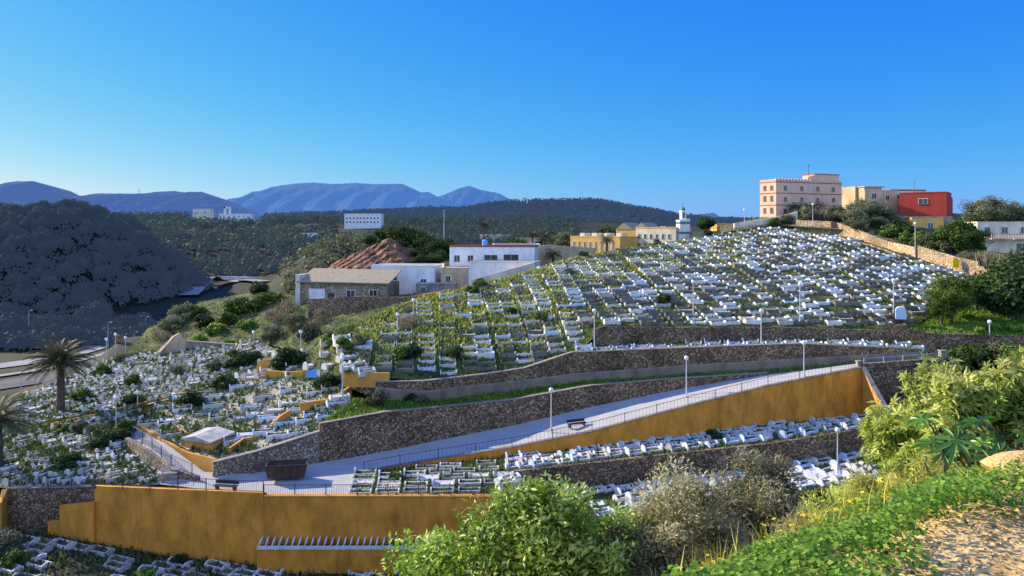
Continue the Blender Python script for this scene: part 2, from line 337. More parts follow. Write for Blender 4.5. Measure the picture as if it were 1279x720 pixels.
patchF = Patch(rows([(636, 591, 75.5), (722, 582, 77), (825, 570, 79.5), (960, 556, 82), (1112, 532, 85)], [(640, 571, 81), (740, 560, 83), (860, 546, 86), (960, 531, 88.5), (1105, 519, 88)])).build('strip_terrace_ground', 'slope grass', 50, 8, .05)
patchH = Patch(rows([(600, 670, 66), (760, 650, 70), (960, 624, 73), (1125, 600, 76), (1200, 585, 78)], [(636, 611, 75.5), (722, 609, 77), (825, 600, 79.5), (960, 582, 82), (1150, 550, 86)])).build('bottom_terrace_ground', 'slope grass', 40, 12, .06)
patchK = Patch(rows([(-60, 770, 60), (100, 790, 58.5), (300, 800, 58), (560, 806, 57.5), (700, 800, 57.5)], [(-60, 655, 73), (60, 668, 72), (200, 693, 71), (325, 705, 69.6), (700, 713, 69)])).build('valley_terrace_ground', 'valley ground', 50, 14, .08)
patchL1 = Patch(rows([(-90, 610, 74), (60, 609, 73.4), (118, 608, 72.3), (210, 606, 72.8)], [(-90, 570, 81), (40, 565, 81.5), (110, 560, 81), (158, 560, 80)], [(-90, 545, 86), (10, 541, 87), (125, 520, 90), (178, 509, 91)])).build('cemetery_ground', 'pale ground', 40, 24, .10)
patchL2 = Patch(rows([(-50, 546, 86), (40, 536, 88), (125, 520, 90), (240, 492, 93)], [(-10, 516, 95), (60, 510, 96), (150, 500, 97.5), (270, 478, 99)], [(33, 495, 103.5), (100, 487, 104), (190, 478, 104.5), (304, 466, 104.5)],
                     [(75, 479, 111), (140, 470, 111.5), (220, 462, 112), (334, 449, 112.3)], [(105, 465, 120), (170, 454, 120), (240, 445, 120), (338, 433, 119)], [(142, 448, 129), (190, 440, 129), (250, 432, 128.6), (322, 425, 127)])).build('cemetery_ground', 'pale ground', 40, 50, .12)
patchM = Patch(rows([(178, 533, 85.5), (268, 579, 76), (320, 566, 77), (400, 539, 80.4)], [(184, 512, 90), (265, 540, 83), (325, 520, 86), (425, 510, 84.5)], [(240, 490, 93.5), (290, 480, 97), (350, 470, 97), (440, 487, 88)])).build('plot_ground', 'pale ground', 36, 24, .04)
patchPath = Patch(rows([(196, 603, 72.9), (172, 570, 78), (158, 548, 83)], [(266, 598, 74.2), (215, 560, 80.3), (176, 534, 85.5)])).build('path_paving', 'concrete paving', 12, 4, 0)
patchN = Patch(rows([(290, 480.5, 97), (350, 471, 96.8), (440, 487.5, 88), (470, 496, 87.3)], [(304, 466.5, 104.4), (352, 460, 102), (432, 455, 94), (452, 480, 87.8)], [(337, 433.5, 119), (372, 441.3, 106), (424, 413, 99.9), (430, 466, 87)])).build('shrub_ground', 'slope grass', 20, 12, .1)
patchV = Patch(rows([(160, 441, 131), (240, 433, 129), (320, 426, 127), (372, 441, 106), (424, 413, 100), (520, 377, 113)],
                    [(185, 410, 148), (245, 392, 148), (320, 385, 146), (385, 395, 130), (430, 400, 116), (520, 372, 122)],
                    [(195, 415, 165), (250, 378, 165), (330, 362, 162), (380, 374, 141), (440, 372, 139), (545, 366, 140)])).build('knoll_ground', 'slope grass', 46, 24, .25)
patchQ = Patch(rows([(900, 291, 166), (965, 281, 174), (1068, 288, 160), (1150, 312, 145), (1250, 346, 131), (1420, 350, 125)],
                    [(900, 284, 190), (965, 270, 186), (1068, 270, 180), (1150, 280, 172), (1279, 300, 160), (1450, 310, 150)],
                    [(890, 286, 230), (975, 268, 215), (1068, 262, 205), (1150, 264, 200), (1279, 272, 190), (1450, 280, 180)])).build('upper_ground', 'dry slope', 50, 20, .2)
patchR = Patch(rows([(1135, 412, 107), (1165, 417, 104.4), (1279, 421, 102.4), (1420, 424, 101)], [(1190, 385, 117), (1225, 392, 112), (1279, 396, 110), (1420, 398, 108)], [(1246, 355, 130), (1265, 352, 130), (1300, 350, 130), (1420, 352, 126)])).build('bank_ground', 'lush grass', 24, 18, .2)

# ------------------------------------------------------------------ terrain sheet
CP = [(-400, 100, -38), (-150, 100, -36), (-200, 140, -36), (-30, 125, -36), (0, 160, -36.5), (100, 185, -36.5), (150, 210, -36.5), (60, 230, -36.5), (-100, 230, -36.5), (190, 240, -36), (110, 150, -35), (200, 180, -35), (250, 260, -35), (300, 225, -33),
      (290, 330, -31), (290, 420, -29), (200, 400, -31), (-300, 60, -36), (0, 45, -33), (640, 45, -32), (300, 50, -33), (0, 30, -22), (640, 30, -22), (1279, 30, -19), (1500, 45, -24), (1100, 60, -29), (1300, 60, -26), (1250, 85, -22), (1500, 80, -18), (1250, 97, -17.5), (1500, 98, -16), (640, 60, -32),
      (560, 152, -11.2), (640, 165, -9.5), (720, 200, -8), (800, 230, -7), (860, 250, -5), (1400, 200, 0), (1000, 300, -2), (800, 400, -9), (600, 300, -12), (500, 200, -14), (450, 230, -17), (400, 210, -22), (560, 240, -11), (420, 170, -16), (350, 190, -26),
      (300, 500, -12), (200, 520, -14), (400, 460, -14), (500, 450, -12), (600, 500, -10), (300, 700, 0), (450, 720, 1.5), (600, 800, 1), (200, 900, 8), (300, 900, 9), (450, 1000, 8), (800, 800, -6), (1000, 900, -8), (1200, 900, -8), (0, 800, 5), (-200, 800, 5), (1500, 900, -8),
      (300, 1300, 10), (400, 1300, 18), (500, 1300, 24), (540, 1300, 31), (640, 1300, 45), (700, 1300, 46), (750, 1300, 50), (800, 1300, 26), (870, 1300, 7), (1000, 1300, -4), (1200, 1300, -6), (620, 1050, 12), (740, 1050, 12), (850, 1050, -2),
      (540, 1800, 5), (750, 1800, 10), (1000, 1800, -8), (0, 1500, 10), (-300, 1500, 10), (0, 3000, 0), (640, 3000, 0), (1279, 3000, -10), (0, 8000, -5), (640, 8000, -5), (1279, 8000, -10), (1800, 3000, -10), (-600, 3000, 0)]
CPa = np.array(CP, float); cu = CPa[:, 0] / 110.0; cv = np.log(CPa[:, 1]) * 6.0
def base_h(X, Y):
    rr = np.maximum(np.hypot(X, Y), 1e-3)
    u = (640 + np.clip(X / np.maximum(Y, rr * .15), -2, 2) * F) / 110.0; v = np.log(np.maximum(rr * .93, 20)) * 6.0
    d2 = (u[:, None] - cu) ** 2 + (v[:, None] - cv) ** 2 + .15
    w_ = d2 ** -1.7
    return (w_ * CPa[:, 2]).sum(1) / w_.sum(1)
def hill_h(X, Y):
    dx = X + 197; dxx = np.where(dx > 0, dx, dx * .28); r = np.hypot(dxx, (Y - 330) * .60)
    a = 5 - 38 * (r / 55) ** 1.5
    r2 = np.hypot((X + 262) * .8, (Y - 345) * .6); b = 9 - 38 * (r2 / 58) ** 1.6
    r3 = np.hypot((X + 62) * 1.1, (Y - 285) * .8); c = -5.5 - 13 * (r3 / 30) ** 2.2       # the knoll behind the red cliff
    return np.maximum(np.maximum(a, b), c)
def near_h(X, Y):
    """shelf by the camera and the bank that falls off it"""
    ex = np.array([-40, -3, .76, 1.95, 3.2, 6, 14, 60]); ey = np.array([1.6, 2.4, 3.25, 3.7, 4.75, 5.6, 7, 12])
    d = np.maximum(Y - np.interp(X, ex, ey), 0)
    s1 = np.interp(X, [.2, 1.6], [.85, .56])
    z = -1.6 - np.minimum(d, 3.2) * s1 - np.maximum(d - 3.2, 0) * .74
    return z
nA, nR = 230, 290
ang = np.linspace(R(-78), R(78), nA); rad = np.concatenate([np.linspace(.5, 12, 70)[:-1], np.geomspace(12, 12000, nR - 69)])
AA, RR = np.meshgrid(ang, rad); TX = (RR * np.sin(AA)).ravel(); TY = (RR * np.cos(AA)).ravel()
TX = np.concatenate([TX]); nz = np.zeros(len(TX))
Z = base_h(TX, TY); Z = np.maximum(Z, np.where(TY > 150, hill_h(TX, TY), -99))
def wob(X, Y, s): return np.sin(X * s + 1.3 * np.sin(Y * s * .7)) * np.cos(Y * s * 1.1 + .8 * np.sin(X * s * .6))
far = np.clip((np.hypot(TX, TY) - 150) / 300, 0, 1)
Z += far * (1.6 * wob(TX, TY, .045) + 2.5 * wob(TX, TY, .013)) + .25 * wob(TX, TY, .6) * np.clip(np.hypot(TX, TY) / 60, 0, 1) * (1 - far)
fl_ = (TY > 128) & (TY < 262) & (TX / np.maximum(TY, 1) < -.46) & (Z < -33.5); Z = np.where(fl_, -36.0, Z)
Z = np.where(np.hypot(TX, TY) < 60, np.maximum(near_h(TX, TY), Z), Z)
kd = kdtree.KDTree(len(SAMP))
for i, p in enumerate(SAMP): kd.insert((p.x, p.y, 0), i)
kd.balance()
for i in np.nonzero((RR.ravel() > 50) & (RR.ravel() < 260))[0]:
    q = (TX[i], TY[i], 0); near = kd.find_range(q, 9.0)
    if near:
        dm = min(n_[2] for n_ in near); lo = min(SAMP[n_[1]].z - ZC for n_ in near if n_[2] < max(6.5, dm + 2.5)) - .9
        t_ = min(max((dm - 6) / 3.0, 0), 1); Z[i] = lo * (1 - t_) + min(Z[i], lo + 3) * t_
TV = np.stack([TX, TY, Z + ZC], 1)
ii = (np.arange(len(rad) - 1)[:, None] * nA + np.arange(nA - 1)[None]).ravel()
TF = np.stack([ii, ii + 1, ii + nA + 1, ii + nA], 1)
me = npmesh('terrain', TV, TF, ['valley ground', 'dirt'], smooth=True, midx=((TV[TF[:, 0]][:, 1] < 9) & (np.abs(TV[TF[:, 0]][:, 0]) < 9)).astype(int))
link('ground', me, kind='structure')
b0 = len(GV); GV.extend([Vector(v) for v in TV]); GF.extend([tuple(int(b0 + q) for q in f) for f in TF])
BVH = BVHTree.FromPolygons([tuple(v) for v in GV], GF)
CAMP = Vector((0, 0, ZC))
def gz(x, y):
    h = BVH.ray_cast(Vector((x, y, 400)), Vector((0, 0, -1))); return h[0].z if h[0] else ZC - 36
def hit(px, py):
    d = Vector(((px - 640) / F, 1, -(py - HZ) / F)).normalized(); h = BVH.ray_cast(CAMP, d)
    return h[0] if h[0] else P(px, py, 400)

# distant mountains
def mountain(name, prof, Y, depth, m, seed):
    g = random.Random(seed); nx, ny = 150, 26; x0, x1 = prof[0][0], prof[-1][0]
    xs = np.linspace(x0, x1, nx); top = np.interp(xs, [p[0] for p in prof], [p[1] for p in prof])
    V = []
    for j in range(ny):
        t = j / (ny - 1); yy = Y - depth * (1 - t) if t < .85 else Y + depth * (t - .85)
        for i, x in enumerate(xs):
            k = t / .85 if t < .85 else 1 - (t - .85) / .15 * .6
            hh = (HZ - top[i]) / F * Y * (k ** 1.25) + (0 if t > .8 else math.sin(i * .55 + 2 * math.sin(j * .35 + seed)) * 26 * math.sin(k * PI) + math.sin(i * 1.7 + j * .6) * 9 * math.sin(k * PI))
            hh += (g.random() - .5) * (3 if t > .8 else 12)
            V.append(((x - 640) / F * Y, yy, ZC - 30 * (1 - k) + hh))
    V = np.array(V); ii = (np.arange(ny - 1)[:, None] * nx + np.arange(nx - 1)[None]).ravel()
    link(name, npmesh(name, V, np.stack([ii, ii + 1, ii + nx + 1, ii + nx], 1), [m], smooth=True), kind='structure')
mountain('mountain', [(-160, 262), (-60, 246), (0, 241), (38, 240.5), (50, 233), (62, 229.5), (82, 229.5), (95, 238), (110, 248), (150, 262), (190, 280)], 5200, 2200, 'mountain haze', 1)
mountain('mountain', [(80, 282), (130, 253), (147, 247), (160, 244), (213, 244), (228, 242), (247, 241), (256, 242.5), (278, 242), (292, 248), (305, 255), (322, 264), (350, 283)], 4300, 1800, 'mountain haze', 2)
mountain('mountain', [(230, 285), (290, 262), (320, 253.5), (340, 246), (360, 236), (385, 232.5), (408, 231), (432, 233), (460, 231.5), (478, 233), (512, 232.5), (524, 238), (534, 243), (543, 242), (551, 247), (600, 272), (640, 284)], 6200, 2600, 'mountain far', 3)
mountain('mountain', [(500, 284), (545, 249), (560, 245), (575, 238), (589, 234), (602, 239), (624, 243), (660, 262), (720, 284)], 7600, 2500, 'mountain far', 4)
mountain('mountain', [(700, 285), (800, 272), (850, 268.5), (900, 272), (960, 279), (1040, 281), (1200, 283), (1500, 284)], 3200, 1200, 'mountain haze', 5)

# ------------------------------------------------------------------ valley roads
def ribbon(name, pts, wd, m, lift=.06, n=60):
    P_ = [hit(*p) if len(p) == 2 else PZ(*p) for p in pts]; V = []
    cs = []
    for i in range(n):
        t = i / (n - 1) * (len(P_) - 1); k = min(int(t), len(P_) - 2); t -= k
        a = P_[max(k - 1, 0)]; b = P_[k]; c = P_[k + 1]; d = P_[min(k + 2, len(P_) - 1)]
        cs.append(.5 * ((2 * b) + (c - a) * t + (2 * a - 5 * b + 4 * c - d) * t * t + (3 * b - a - 3 * c + d) * t ** 3))
    mb = MB(); N2 = []; zz = []
    for i in range(n):
        tt = (cs[min(i + 1, n - 1)] - cs[max(i - 1, 0)]); tt.z = 0; tt.normalize(); nn = Vector((-tt.y, tt.x, 0)); N2.append(nn)
        zz.append(max(gz(cs[i].x + nn.x * wd * k, cs[i].y + nn.y * wd * k) for k in (-.5, -.25, 0, .25, .5)))
    z2 = [max(zz[max(0, i - 3):i + 4]) for i in range(n)]; z3 = [sum(z2[max(0, i - 4):i + 5]) / len(z2[max(0, i - 4):i + 5]) for i in range(n)]
    for i in range(n):
        for s in (-.5, .5): V.append((cs[i].x + N2[i].x * wd * s, cs[i].y + N2[i].y * wd * s, cs[i].z if len(pts[0]) == 3 else max(z3[i], z2[i]) + lift * .3))
    mb.add(V, [(2 * i, 2 * i + 1, 2 * i + 3, 2 * i + 2) for i in range(n - 1)]); mb.build(name, m, kind='structure'); return cs
def PR(px, py, z=-35.75): return (px, -z * F / (py - HZ), z)
ribbon('road', [PR(*q) for q in ((-200, 512), (-20, 484), (60, 471), (120, 456), (160, 440), (192, 424), (205, 412))], 11, 'asphalt')
ribbon('pavement', [PR(*q, -35.6) for q in ((-200, 496), (-20, 472), (60, 459.5), (112, 447), (150, 434.5), (182, 421), (196, 411))], 2.4, 'road pale')
ribbon('road', [PR(*q) for q in ((-200, 474), (-20, 459), (60, 448), (104, 438), (132, 428), (128, 420), (100, 415))], 8, 'road pale')
ribbon('road', [PR(*q) for q in ((100, 427), (140, 424), (190, 419), (235, 408))], 6, 'asphalt')
ribbon('road', [(235, 372), (252, 362), (262, 356), (300, 352), (330, 354)], 8, 'road pale', .6)

# ------------------------------------------------------------------ walls
def wall(name, label, cat, pts, m, th=.5, cap=None, down=1.2, caph=.12, group=None, rough=.0):
    """pts: (px, top, bottom, Y); the given line is the face seen from the camera"""
    T_ = [P(p[0], p[1], p[3]) for p in pts]; B_ = [P(p[0], p[2], p[3]) for p in pts]
    nn = []
    for i in range(len(T_)):
        d = T_[min(i + 1, len(T_) - 1)] - T_[max(i - 1, 0)]; d.z = 0; d.normalize(); k = Vector((-d.y, d.x, 0)); nn.append(k if k.y > 0 or (abs(k.y) < .2) else k)
    fine_t, fine_b, fine_n = [], [], []
    for i in range(len(T_) - 1):
        k = max(1, int((T_[i + 1] - T_[i]).length / 1.5))
        for j in range(k):
            f = j / k; fine_t.append(T_[i].lerp(T_[i + 1], f)); fine_b.append(B_[i].lerp(B_[i + 1], f)); fine_n.append(nn[i].lerp(nn[i + 1], f))
    fine_t.append(T_[-1]); fine_b.append(B_[-1]); fine_n.append(nn[-1])
    if rough:
        fine_t = [t + Vector((0, 0, (rnd.random() - .5) * rough)) for t in fine_t]
    mb = MB(); n = len(fine_t); V = []
    for t, b, k in zip(fine_t, fine_b, fine_n):
        lo = Vector((b.x, b.y, b.z - down)); V += [lo, t, t + k * th, lo + k * th]
    Fs = []
    for i in range(n - 1):
        a, c = 4 * i, 4 * i + 4; Fs += [(a, c, c + 1, a + 1), (a + 1, c + 1, c + 2, a + 2), (a + 2, c + 2, c + 3, a + 3)]
    Fs += [(0, 1, 2, 3), (4 * n - 1, 4 * n - 2, 4 * n - 3, 4 * n - 4)]
    mb.add(V, Fs); o = mb.build(name, m, label=label, cat=cat, group=group)
    if cap:
        cb = MB(); V = []
        for t, k in zip(fine_t, fine_n):
            a = t - k * .07 + Vector((0, 0, .003)); b = t + k * (th + .05) + Vector((0, 0, .003)); u = Vector((0, 0, caph)); V += [a, a + u, b + u, b]
        Fs = []
        for i in range(n - 1):
            a, c = 4 * i, 4 * i + 4; Fs += [(a, c, c + 1, a + 1), (a + 1, c + 1, c + 2, a + 2), (a + 2, c + 2, c + 3, a + 3), (a + 3, c + 3, c, a)]
        Fs += [(0, 1, 2, 3), (4 * n - 1, 4 * n - 2, 4 * n - 3, 4 * n - 4)]
        cb.add(V, Fs); cb.build('coping', cap, o)
    return o
W1 = [(470, 478, 498, 87.2), (530, 477, 503, 88), (600, 469, 494, 91.3), (655, 461, 488, 94), (715, 441, 480, 95.4), (860, 435, 469, 97.5), (1000, 430, 460, 99.8), (1152, 437, 452, 101.4)]
wall('retaining_wall', 'long rubble stone retaining wall below the upper graves', 'stone wall', W1, 'rubble stone', cap='coping')
fb = MB()    # rendered footing along the wall
for i in range(len(W1) - 1):
    a, b = W1[i], W1[i + 1]
    for k in range(6):
        p, q = [P(a[0] + (b[0] - a[0]) * f, a[2] + (b[2] - a[2]) * f, a[3] + (b[3] - a[3]) * f) for f in (k / 6, (k + 1) / 6)]
        o1 = Vector((0, -.22, 0)); up = Vector((0, 0, 1.25)); dn = Vector((0, 0, -.8))
        fb.add([p + o1 + dn, q + o1 + dn, q + o1 + up, p + o1 + up, p + up + Vector((0, -.05, .12)), q + up + Vector((0, -.05, .12))], [(0, 1, 2, 3), (3, 2, 5, 4)])
fo = fb.build('footing', 'mortar grey', bpy.data.objects['retaining_wall'])
wall('terrace_wall', 'low rubble wall behind the top terrace row of graves', 'stone wall', [(742, 412, 436, 99.5), (756, 408, 434, 101), (860, 409.5, 429, 102.3), (960, 408.5, 427, 103.9), (1080, 412, 426, 105.3), (1112, 413, 427, 106)], 'rubble stone', th=.35, cap=None, rough=.12)
wall('ramp_wall', 'dark rubble stone wall along the inner side of the ramp', 'stone wall', [(400, 530, 582, 78.9), (480, 515.5, 566, 82.3), (560, 508, 548, 86), (640, 500, 532, 88.9), (740, 482, 508, 91.9), (850, 473, 486, 94.4), (960, 466.5, 468, 96.1)], 'rubble stone', cap='coping', caph=.08)
wall('plot_wall', 'stone wall under the family plots beside the plaza', 'stone wall', [(266, 579, 601, 74), (320, 565.5, 592, 75.8), (400, 540, 577, 79)], 'rubble stone light', cap='coping')
wall('path_wall', 'pale rubble wall sloping down beside the railed path', 'stone wall', [(156, 547, 570, 80.5), (180, 561, 590, 77), (212, 585, 603, 74), (247, 596, 606, 73)], 'rubble stone light', th=.4, down=.8)
wall('ramp_parapet_wall', 'tall ocher plastered wall carrying the ramp', 'ocher wall', [(450, 592, 594, 76), (500, 582, 584, 78), (640, 559.5, 572, 81), (740, 539.5, 561, 83), (860, 507.5, 547, 86), (960, 482.5, 532, 88.5), (1077, 459.5, 520, 91)], 'ocher plaster', cap='coping', caph=.08)
wall('wing_wall', 'ocher wing wall sloping down at the right end of the ramp', 'ocher wall', [(1077.3, 459.5, 520, 91), (1090, 483, 522, 88.3), (1110, 519, 526, 84.5)], 'ocher bright', cap='coping', caph=.08, th=.45)
wall('strip_wall', 'rubble wall below the narrow strip of graves', 'stone wall', [(636, 590, 612, 75.4), (722, 581, 610, 76.9), (825, 569, 601, 79.4), (960, 555, 583, 81.9), (1114, 531, 557, 84.9)], 'rubble stone')
wall('front_wall', 'long ocher wall below the railed plaza', 'ocher wall', [(118, 607.5, 690, 71.9), (330, 616.5, 706, 69.3)], 'ocher plaster', down=2.5)
wall('front_wall', 'straight ocher wall behind the row of small white niches', 'ocher wall', [(330.2, 621, 712, 69.0), (480, 621, 714, 68.9), (660, 621.5, 716, 68.8)], 'ocher plaster', down=2.5, cap='ocher bright', caph=.1)
wall('corner_wall', 'dark rubble wall left of the long ocher wall', 'stone wall', [(10, 611, 664, 73.1), (60, 610, 668, 72.6), (117.8, 608.5, 680, 71.9)], 'rubble stone', down=2.5, cap='coping', caph=.08)
wall('facing_wall', 'lower ocher rendered step left of the long ocher wall', 'ocher wall', [(60, 652, 680, 72.25), (74, 651, 682, 72.0), (74.3, 632, 682, 71.98), (117, 628, 688, 71.55)], 'ocher plaster', down=2, th=.3)
for l_, q_ in (('low grey stone kerb wall on the slope over the retaining wall', [(728, 402, 408, 103.2), (850, 403, 408, 104.6)]), ('short dark stone wall across the middle of the slope', [(880, 384, 389, 112), (1000, 386, 391, 112)]), ('short stone wall near the right end of the slope', [(1040, 392, 397, 110.5), (1115, 395, 400, 110.5)])): wall('terrace_wall', l_, 'stone wall', q_, 'rubble stone', th=.3, rough=.15)
wall('end_wall', 'sunlit ocher wall end at the left edge', 'ocher wall', [(-60, 640, 700, 69), (2, 628, 680, 71.5), (9.5, 611, 664, 73.0)], 'ocher bright', down=2)
wall('upper_boundary_wall', 'golden stone boundary wall sloping along the hilltop', 'stone wall', [(995, 275, 283, 171.2), (1042, 277, 287, 165), (1068, 286, 299, 158.5), (1110, 302, 315, 151), (1143, 309, 324, 144)], 'golden stone', cap=None, rough=.1)
wall('upper_boundary_wall', 'golden stone wall with yellow board right of the lamp', 'stone wall', [(1147, 307, 327, 143), (1195, 321, 339, 136.5), (1222, 327, 345, 133.5), (1222.5, 332, 346, 133), (1251, 340, 357, 129.5)], 'golden stone', cap=None, rough=.1)
wall('crest_wall', 'pale rendered wall on the crest below the pink building', 'rendered wall', [(918, 279, 289, 173), (938, 277, 288, 174), (985, 268, 281, 176), (997, 264, 280, 176)], 'wall cream', cap=None)
wall('bank_wall', 'dark rubble wall under the pines on the right', 'stone wall', [(1107, 402, 432, 106.6), (1156, 416, 446, 104.2), (1279, 420.5, 449, 102.2), (1420, 423, 452, 100.8)], 'rubble stone')
wall('gate_parapet', 'low stone parapet with end pillar right of the ramp', 'parapet', [(1080, 455, 464, 91.3), (1176, 448, 458, 94)], 'rubble stone', th=.3, down=5)
wall('knoll_wall', 'long grey stone wall below the green knoll', 'stone wall', [(233, 427, 442, 126), (262, 429, 443, 125), (292, 431, 444, 123)], 'rubble stone light', cap='coping')
wall('ruin_wall', 'sunlit yellow broken wall on the knoll edge', 'ruined wall', [(200, 441, 449, 122), (207, 432, 447, 124), (216, 421, 446, 125), (224, 417, 444, 125.5), (233, 427, 443, 126)], 'wall tan', th=.6, rough=.25)
wall('house_terrace_wall', 'rubble wall below the stone ruin', 'stone wall', [(385, 374, 402, 124), (440, 371, 396, 121), (500, 372, 386, 117), (545, 367, 377, 117)], 'rubble stone', rough=.15)
for lab, pts in [('ocher kerb wall crossing the left graves near the palm', [(8, 538, 545, 87.5), (60, 530, 537, 88.5), (125, 516, 523, 90.3)]),
                 ('ocher kerb wall in the middle of the left graves', [(138, 512, 519, 91), (170, 505, 512, 92), (205, 497, 503, 93), (240, 488, 494, 94)]),
                 ('ocher kerb wall at the left rim above the valley road', [(30, 491, 497, 103.3), (55, 485, 490, 107)]),
                 ('ocher wall stepping around the family plots', [(170, 530, 542, 85.6), (200, 548, 560, 82), (232, 565, 581, 79), (268, 574, 592, 75.7)]),
                 ('upper ocher wall of the plots beside the mausoleum', [(205, 525, 533, 86.5), (232, 540, 552, 83), (262, 552, 566, 80.5)]),
                 ('curved ocher wall right of the mausoleum', [(288, 560, 574, 77.5), (305, 548, 563, 79.5), (325, 545, 556, 80.5)]),
                 ('ocher wall climbing beside the grass triangle', [(340, 530, 541, 82), (352, 519, 530, 83), (364, 512, 524, 84)]),
                 ('long ocher wall above the grass triangle', [(375, 504, 512, 84.8), (410, 499, 508, 86), (425, 492, 500, 87.2), (440, 481, 492, 88.2)]),
                 ('ocher wall piece between shrub and grave rows', [(332, 463, 475, 97), (360, 465, 477, 96), (378, 464, 475, 95)]),
                 ('bright ocher wall behind the dark round shrub', [(322, 452, 465, 103), (335, 449, 464, 103), (351, 451, 464, 102)]),
                 ('ocher wall under the shrubs at the retaining wall end', [(428, 466, 475, 87.1), (458, 466, 476, 87.4), (487, 466, 477, 87.6)]),
                 ('terracotta wall segment on the retaining wall rim', [(430, 466, 476, 86.9), (431, 466, 476, 86.9)]),
                 ('ocher wall below the white houses', [(530, 368, 374, 115), (562, 362, 368, 119), (576, 363, 368, 119)]),
                 ('yellow wall among the sunlit graves', [(681, 333, 341, 131), (690, 337, 346, 130), (703, 341, 350, 129)])]:
    if pts[0][0] == 430: continue
    wall('kerb_wall', lab, 'ocher wall', pts, 'ocher bright', th=.3, down=.8)
wall('kerb_wall', 'low golden wall below the houses on the crest', 'stone wall', [(1050, 297, 301, 155), (1085, 305, 310, 150), (1135, 322, 326, 142)], 'golden stone', th=.3, down=.5)

# niche row on its ledge
def niche_row():
    t = empty('niche_row', PZ(322, 68.2, -29.9), label='row of small white upright slabs on an ocher ledge', cat='grave row')
    x0, x1 = P(322, 0, 68.2).x, P(565, 0, 68.2).x; L_ = x1 - x0
    mb = MB(); mb.box(0, L_, -.15, .75, -3.2, 0); mb.build('ledge', 'ocher plaster', t)
    mb = MB(); mb.box(0, L_, -.22, -.05, .0, .30); mb.build('kerb', 'whitewash', t)
    mb = MB(); mb.box(0, L_, -.05, .7, .003, .08); mb.build('bed', 'bed soil', t)
    n = 30
    for i in range(n):
        sb = MB(); x = L_ * (i + .15) / n; h = .78 + .1 * rnd.random(); tp = .1 + .05 * rnd.random()
        sb.add([(x, -.2, .3), (x + .12, -.2, .3), (x + .12, .72, .09), (x, .72, .09), (x + tp, -.2, h * .75), (x + tp + .12, -.2, h * .75), (x + tp + .12, .3, h), (x + tp, .3, h), (x + tp + .1, .70, h), (x + tp, .70, h)],
               [(0, 1, 5, 4), (4, 5, 6, 7), (7, 6, 8, 9), (9, 8, 2, 3), (0, 4, 7, 9, 3), (1, 2, 8, 6, 5)])
        sb.build('slab', 'whitewash', t)
niche_row()

# ------------------------------------------------------------------ railings
def railing(label, pts, h=1.1, gap=.22, post=3.0, m='rail rust', group=None):
    P_ = [P(*p) for p in pts]; t = empty('railing', P_[0], label=label, cat='railing', group=group); o = P_[0]
    rl, br = MB(), MB(); posts = []
    for i in range(len(P_) - 1):
        a, b = P_[i] - o, P_[i + 1] - o; L_ = (b - a).length
        for z in (.12, h): rl.tube([a + Vector((0, 0, z)), b + Vector((0, 0, z))], .03, 5)
        n = max(1, int(L_ / gap))
        for k in range(n):
            p = a.lerp(b, k / n); br.tube([p + Vector((0, 0, .1)), p + Vector((0, 0, h))], .013, 3, cap=False)
        n = max(1, round(L_ / post))
        for k in range(n + (i == len(P_) - 2)): posts.append(a.lerp(b, k / n))
    rl.build('handrail', m, t); br.build('bars', m, t)
    for p in posts:
        pb = MB(); pb.tube([p - Vector((0, 0, .3)), p + Vector((0, 0, h + .08))], .045, 6); pb.build('post', m, t)
railing('rusty bar railing along the left plaza edge', [(12, 610, 73.0), (60, 609, 72.5), (118, 607, 71.9)])
railing('long bar railing on top of the ocher wall', [(119, 607, 71.8), (329, 616, 69.5)])
railing('straight bar railing in front of the lower graves', [(330, 620.5, 69.2), (640, 620.5, 69.0)])
railing('thin railing climbing the outer edge of the ramp', [(455, 590.5, 76.1), (500, 582, 78.1), (640, 559.5, 81.1), (740, 539.5, 83.1), (860, 507.5, 86.1), (960, 482.5, 88.6), (1077, 459.5, 91.1)], gap=.45, post=4, m='metal dark')
railing('bar railing on the sloping path beside the plots', [(167, 545, 83.1), (190, 560, 79.5), (214, 582, 75.0), (240, 594, 73.4)])
railing('pale railing on the parapet beyond the ramp', [(1080, 455, 91.4), (1176, 448, 94.1)], gap=.24, m='lamp pole', h=.7)

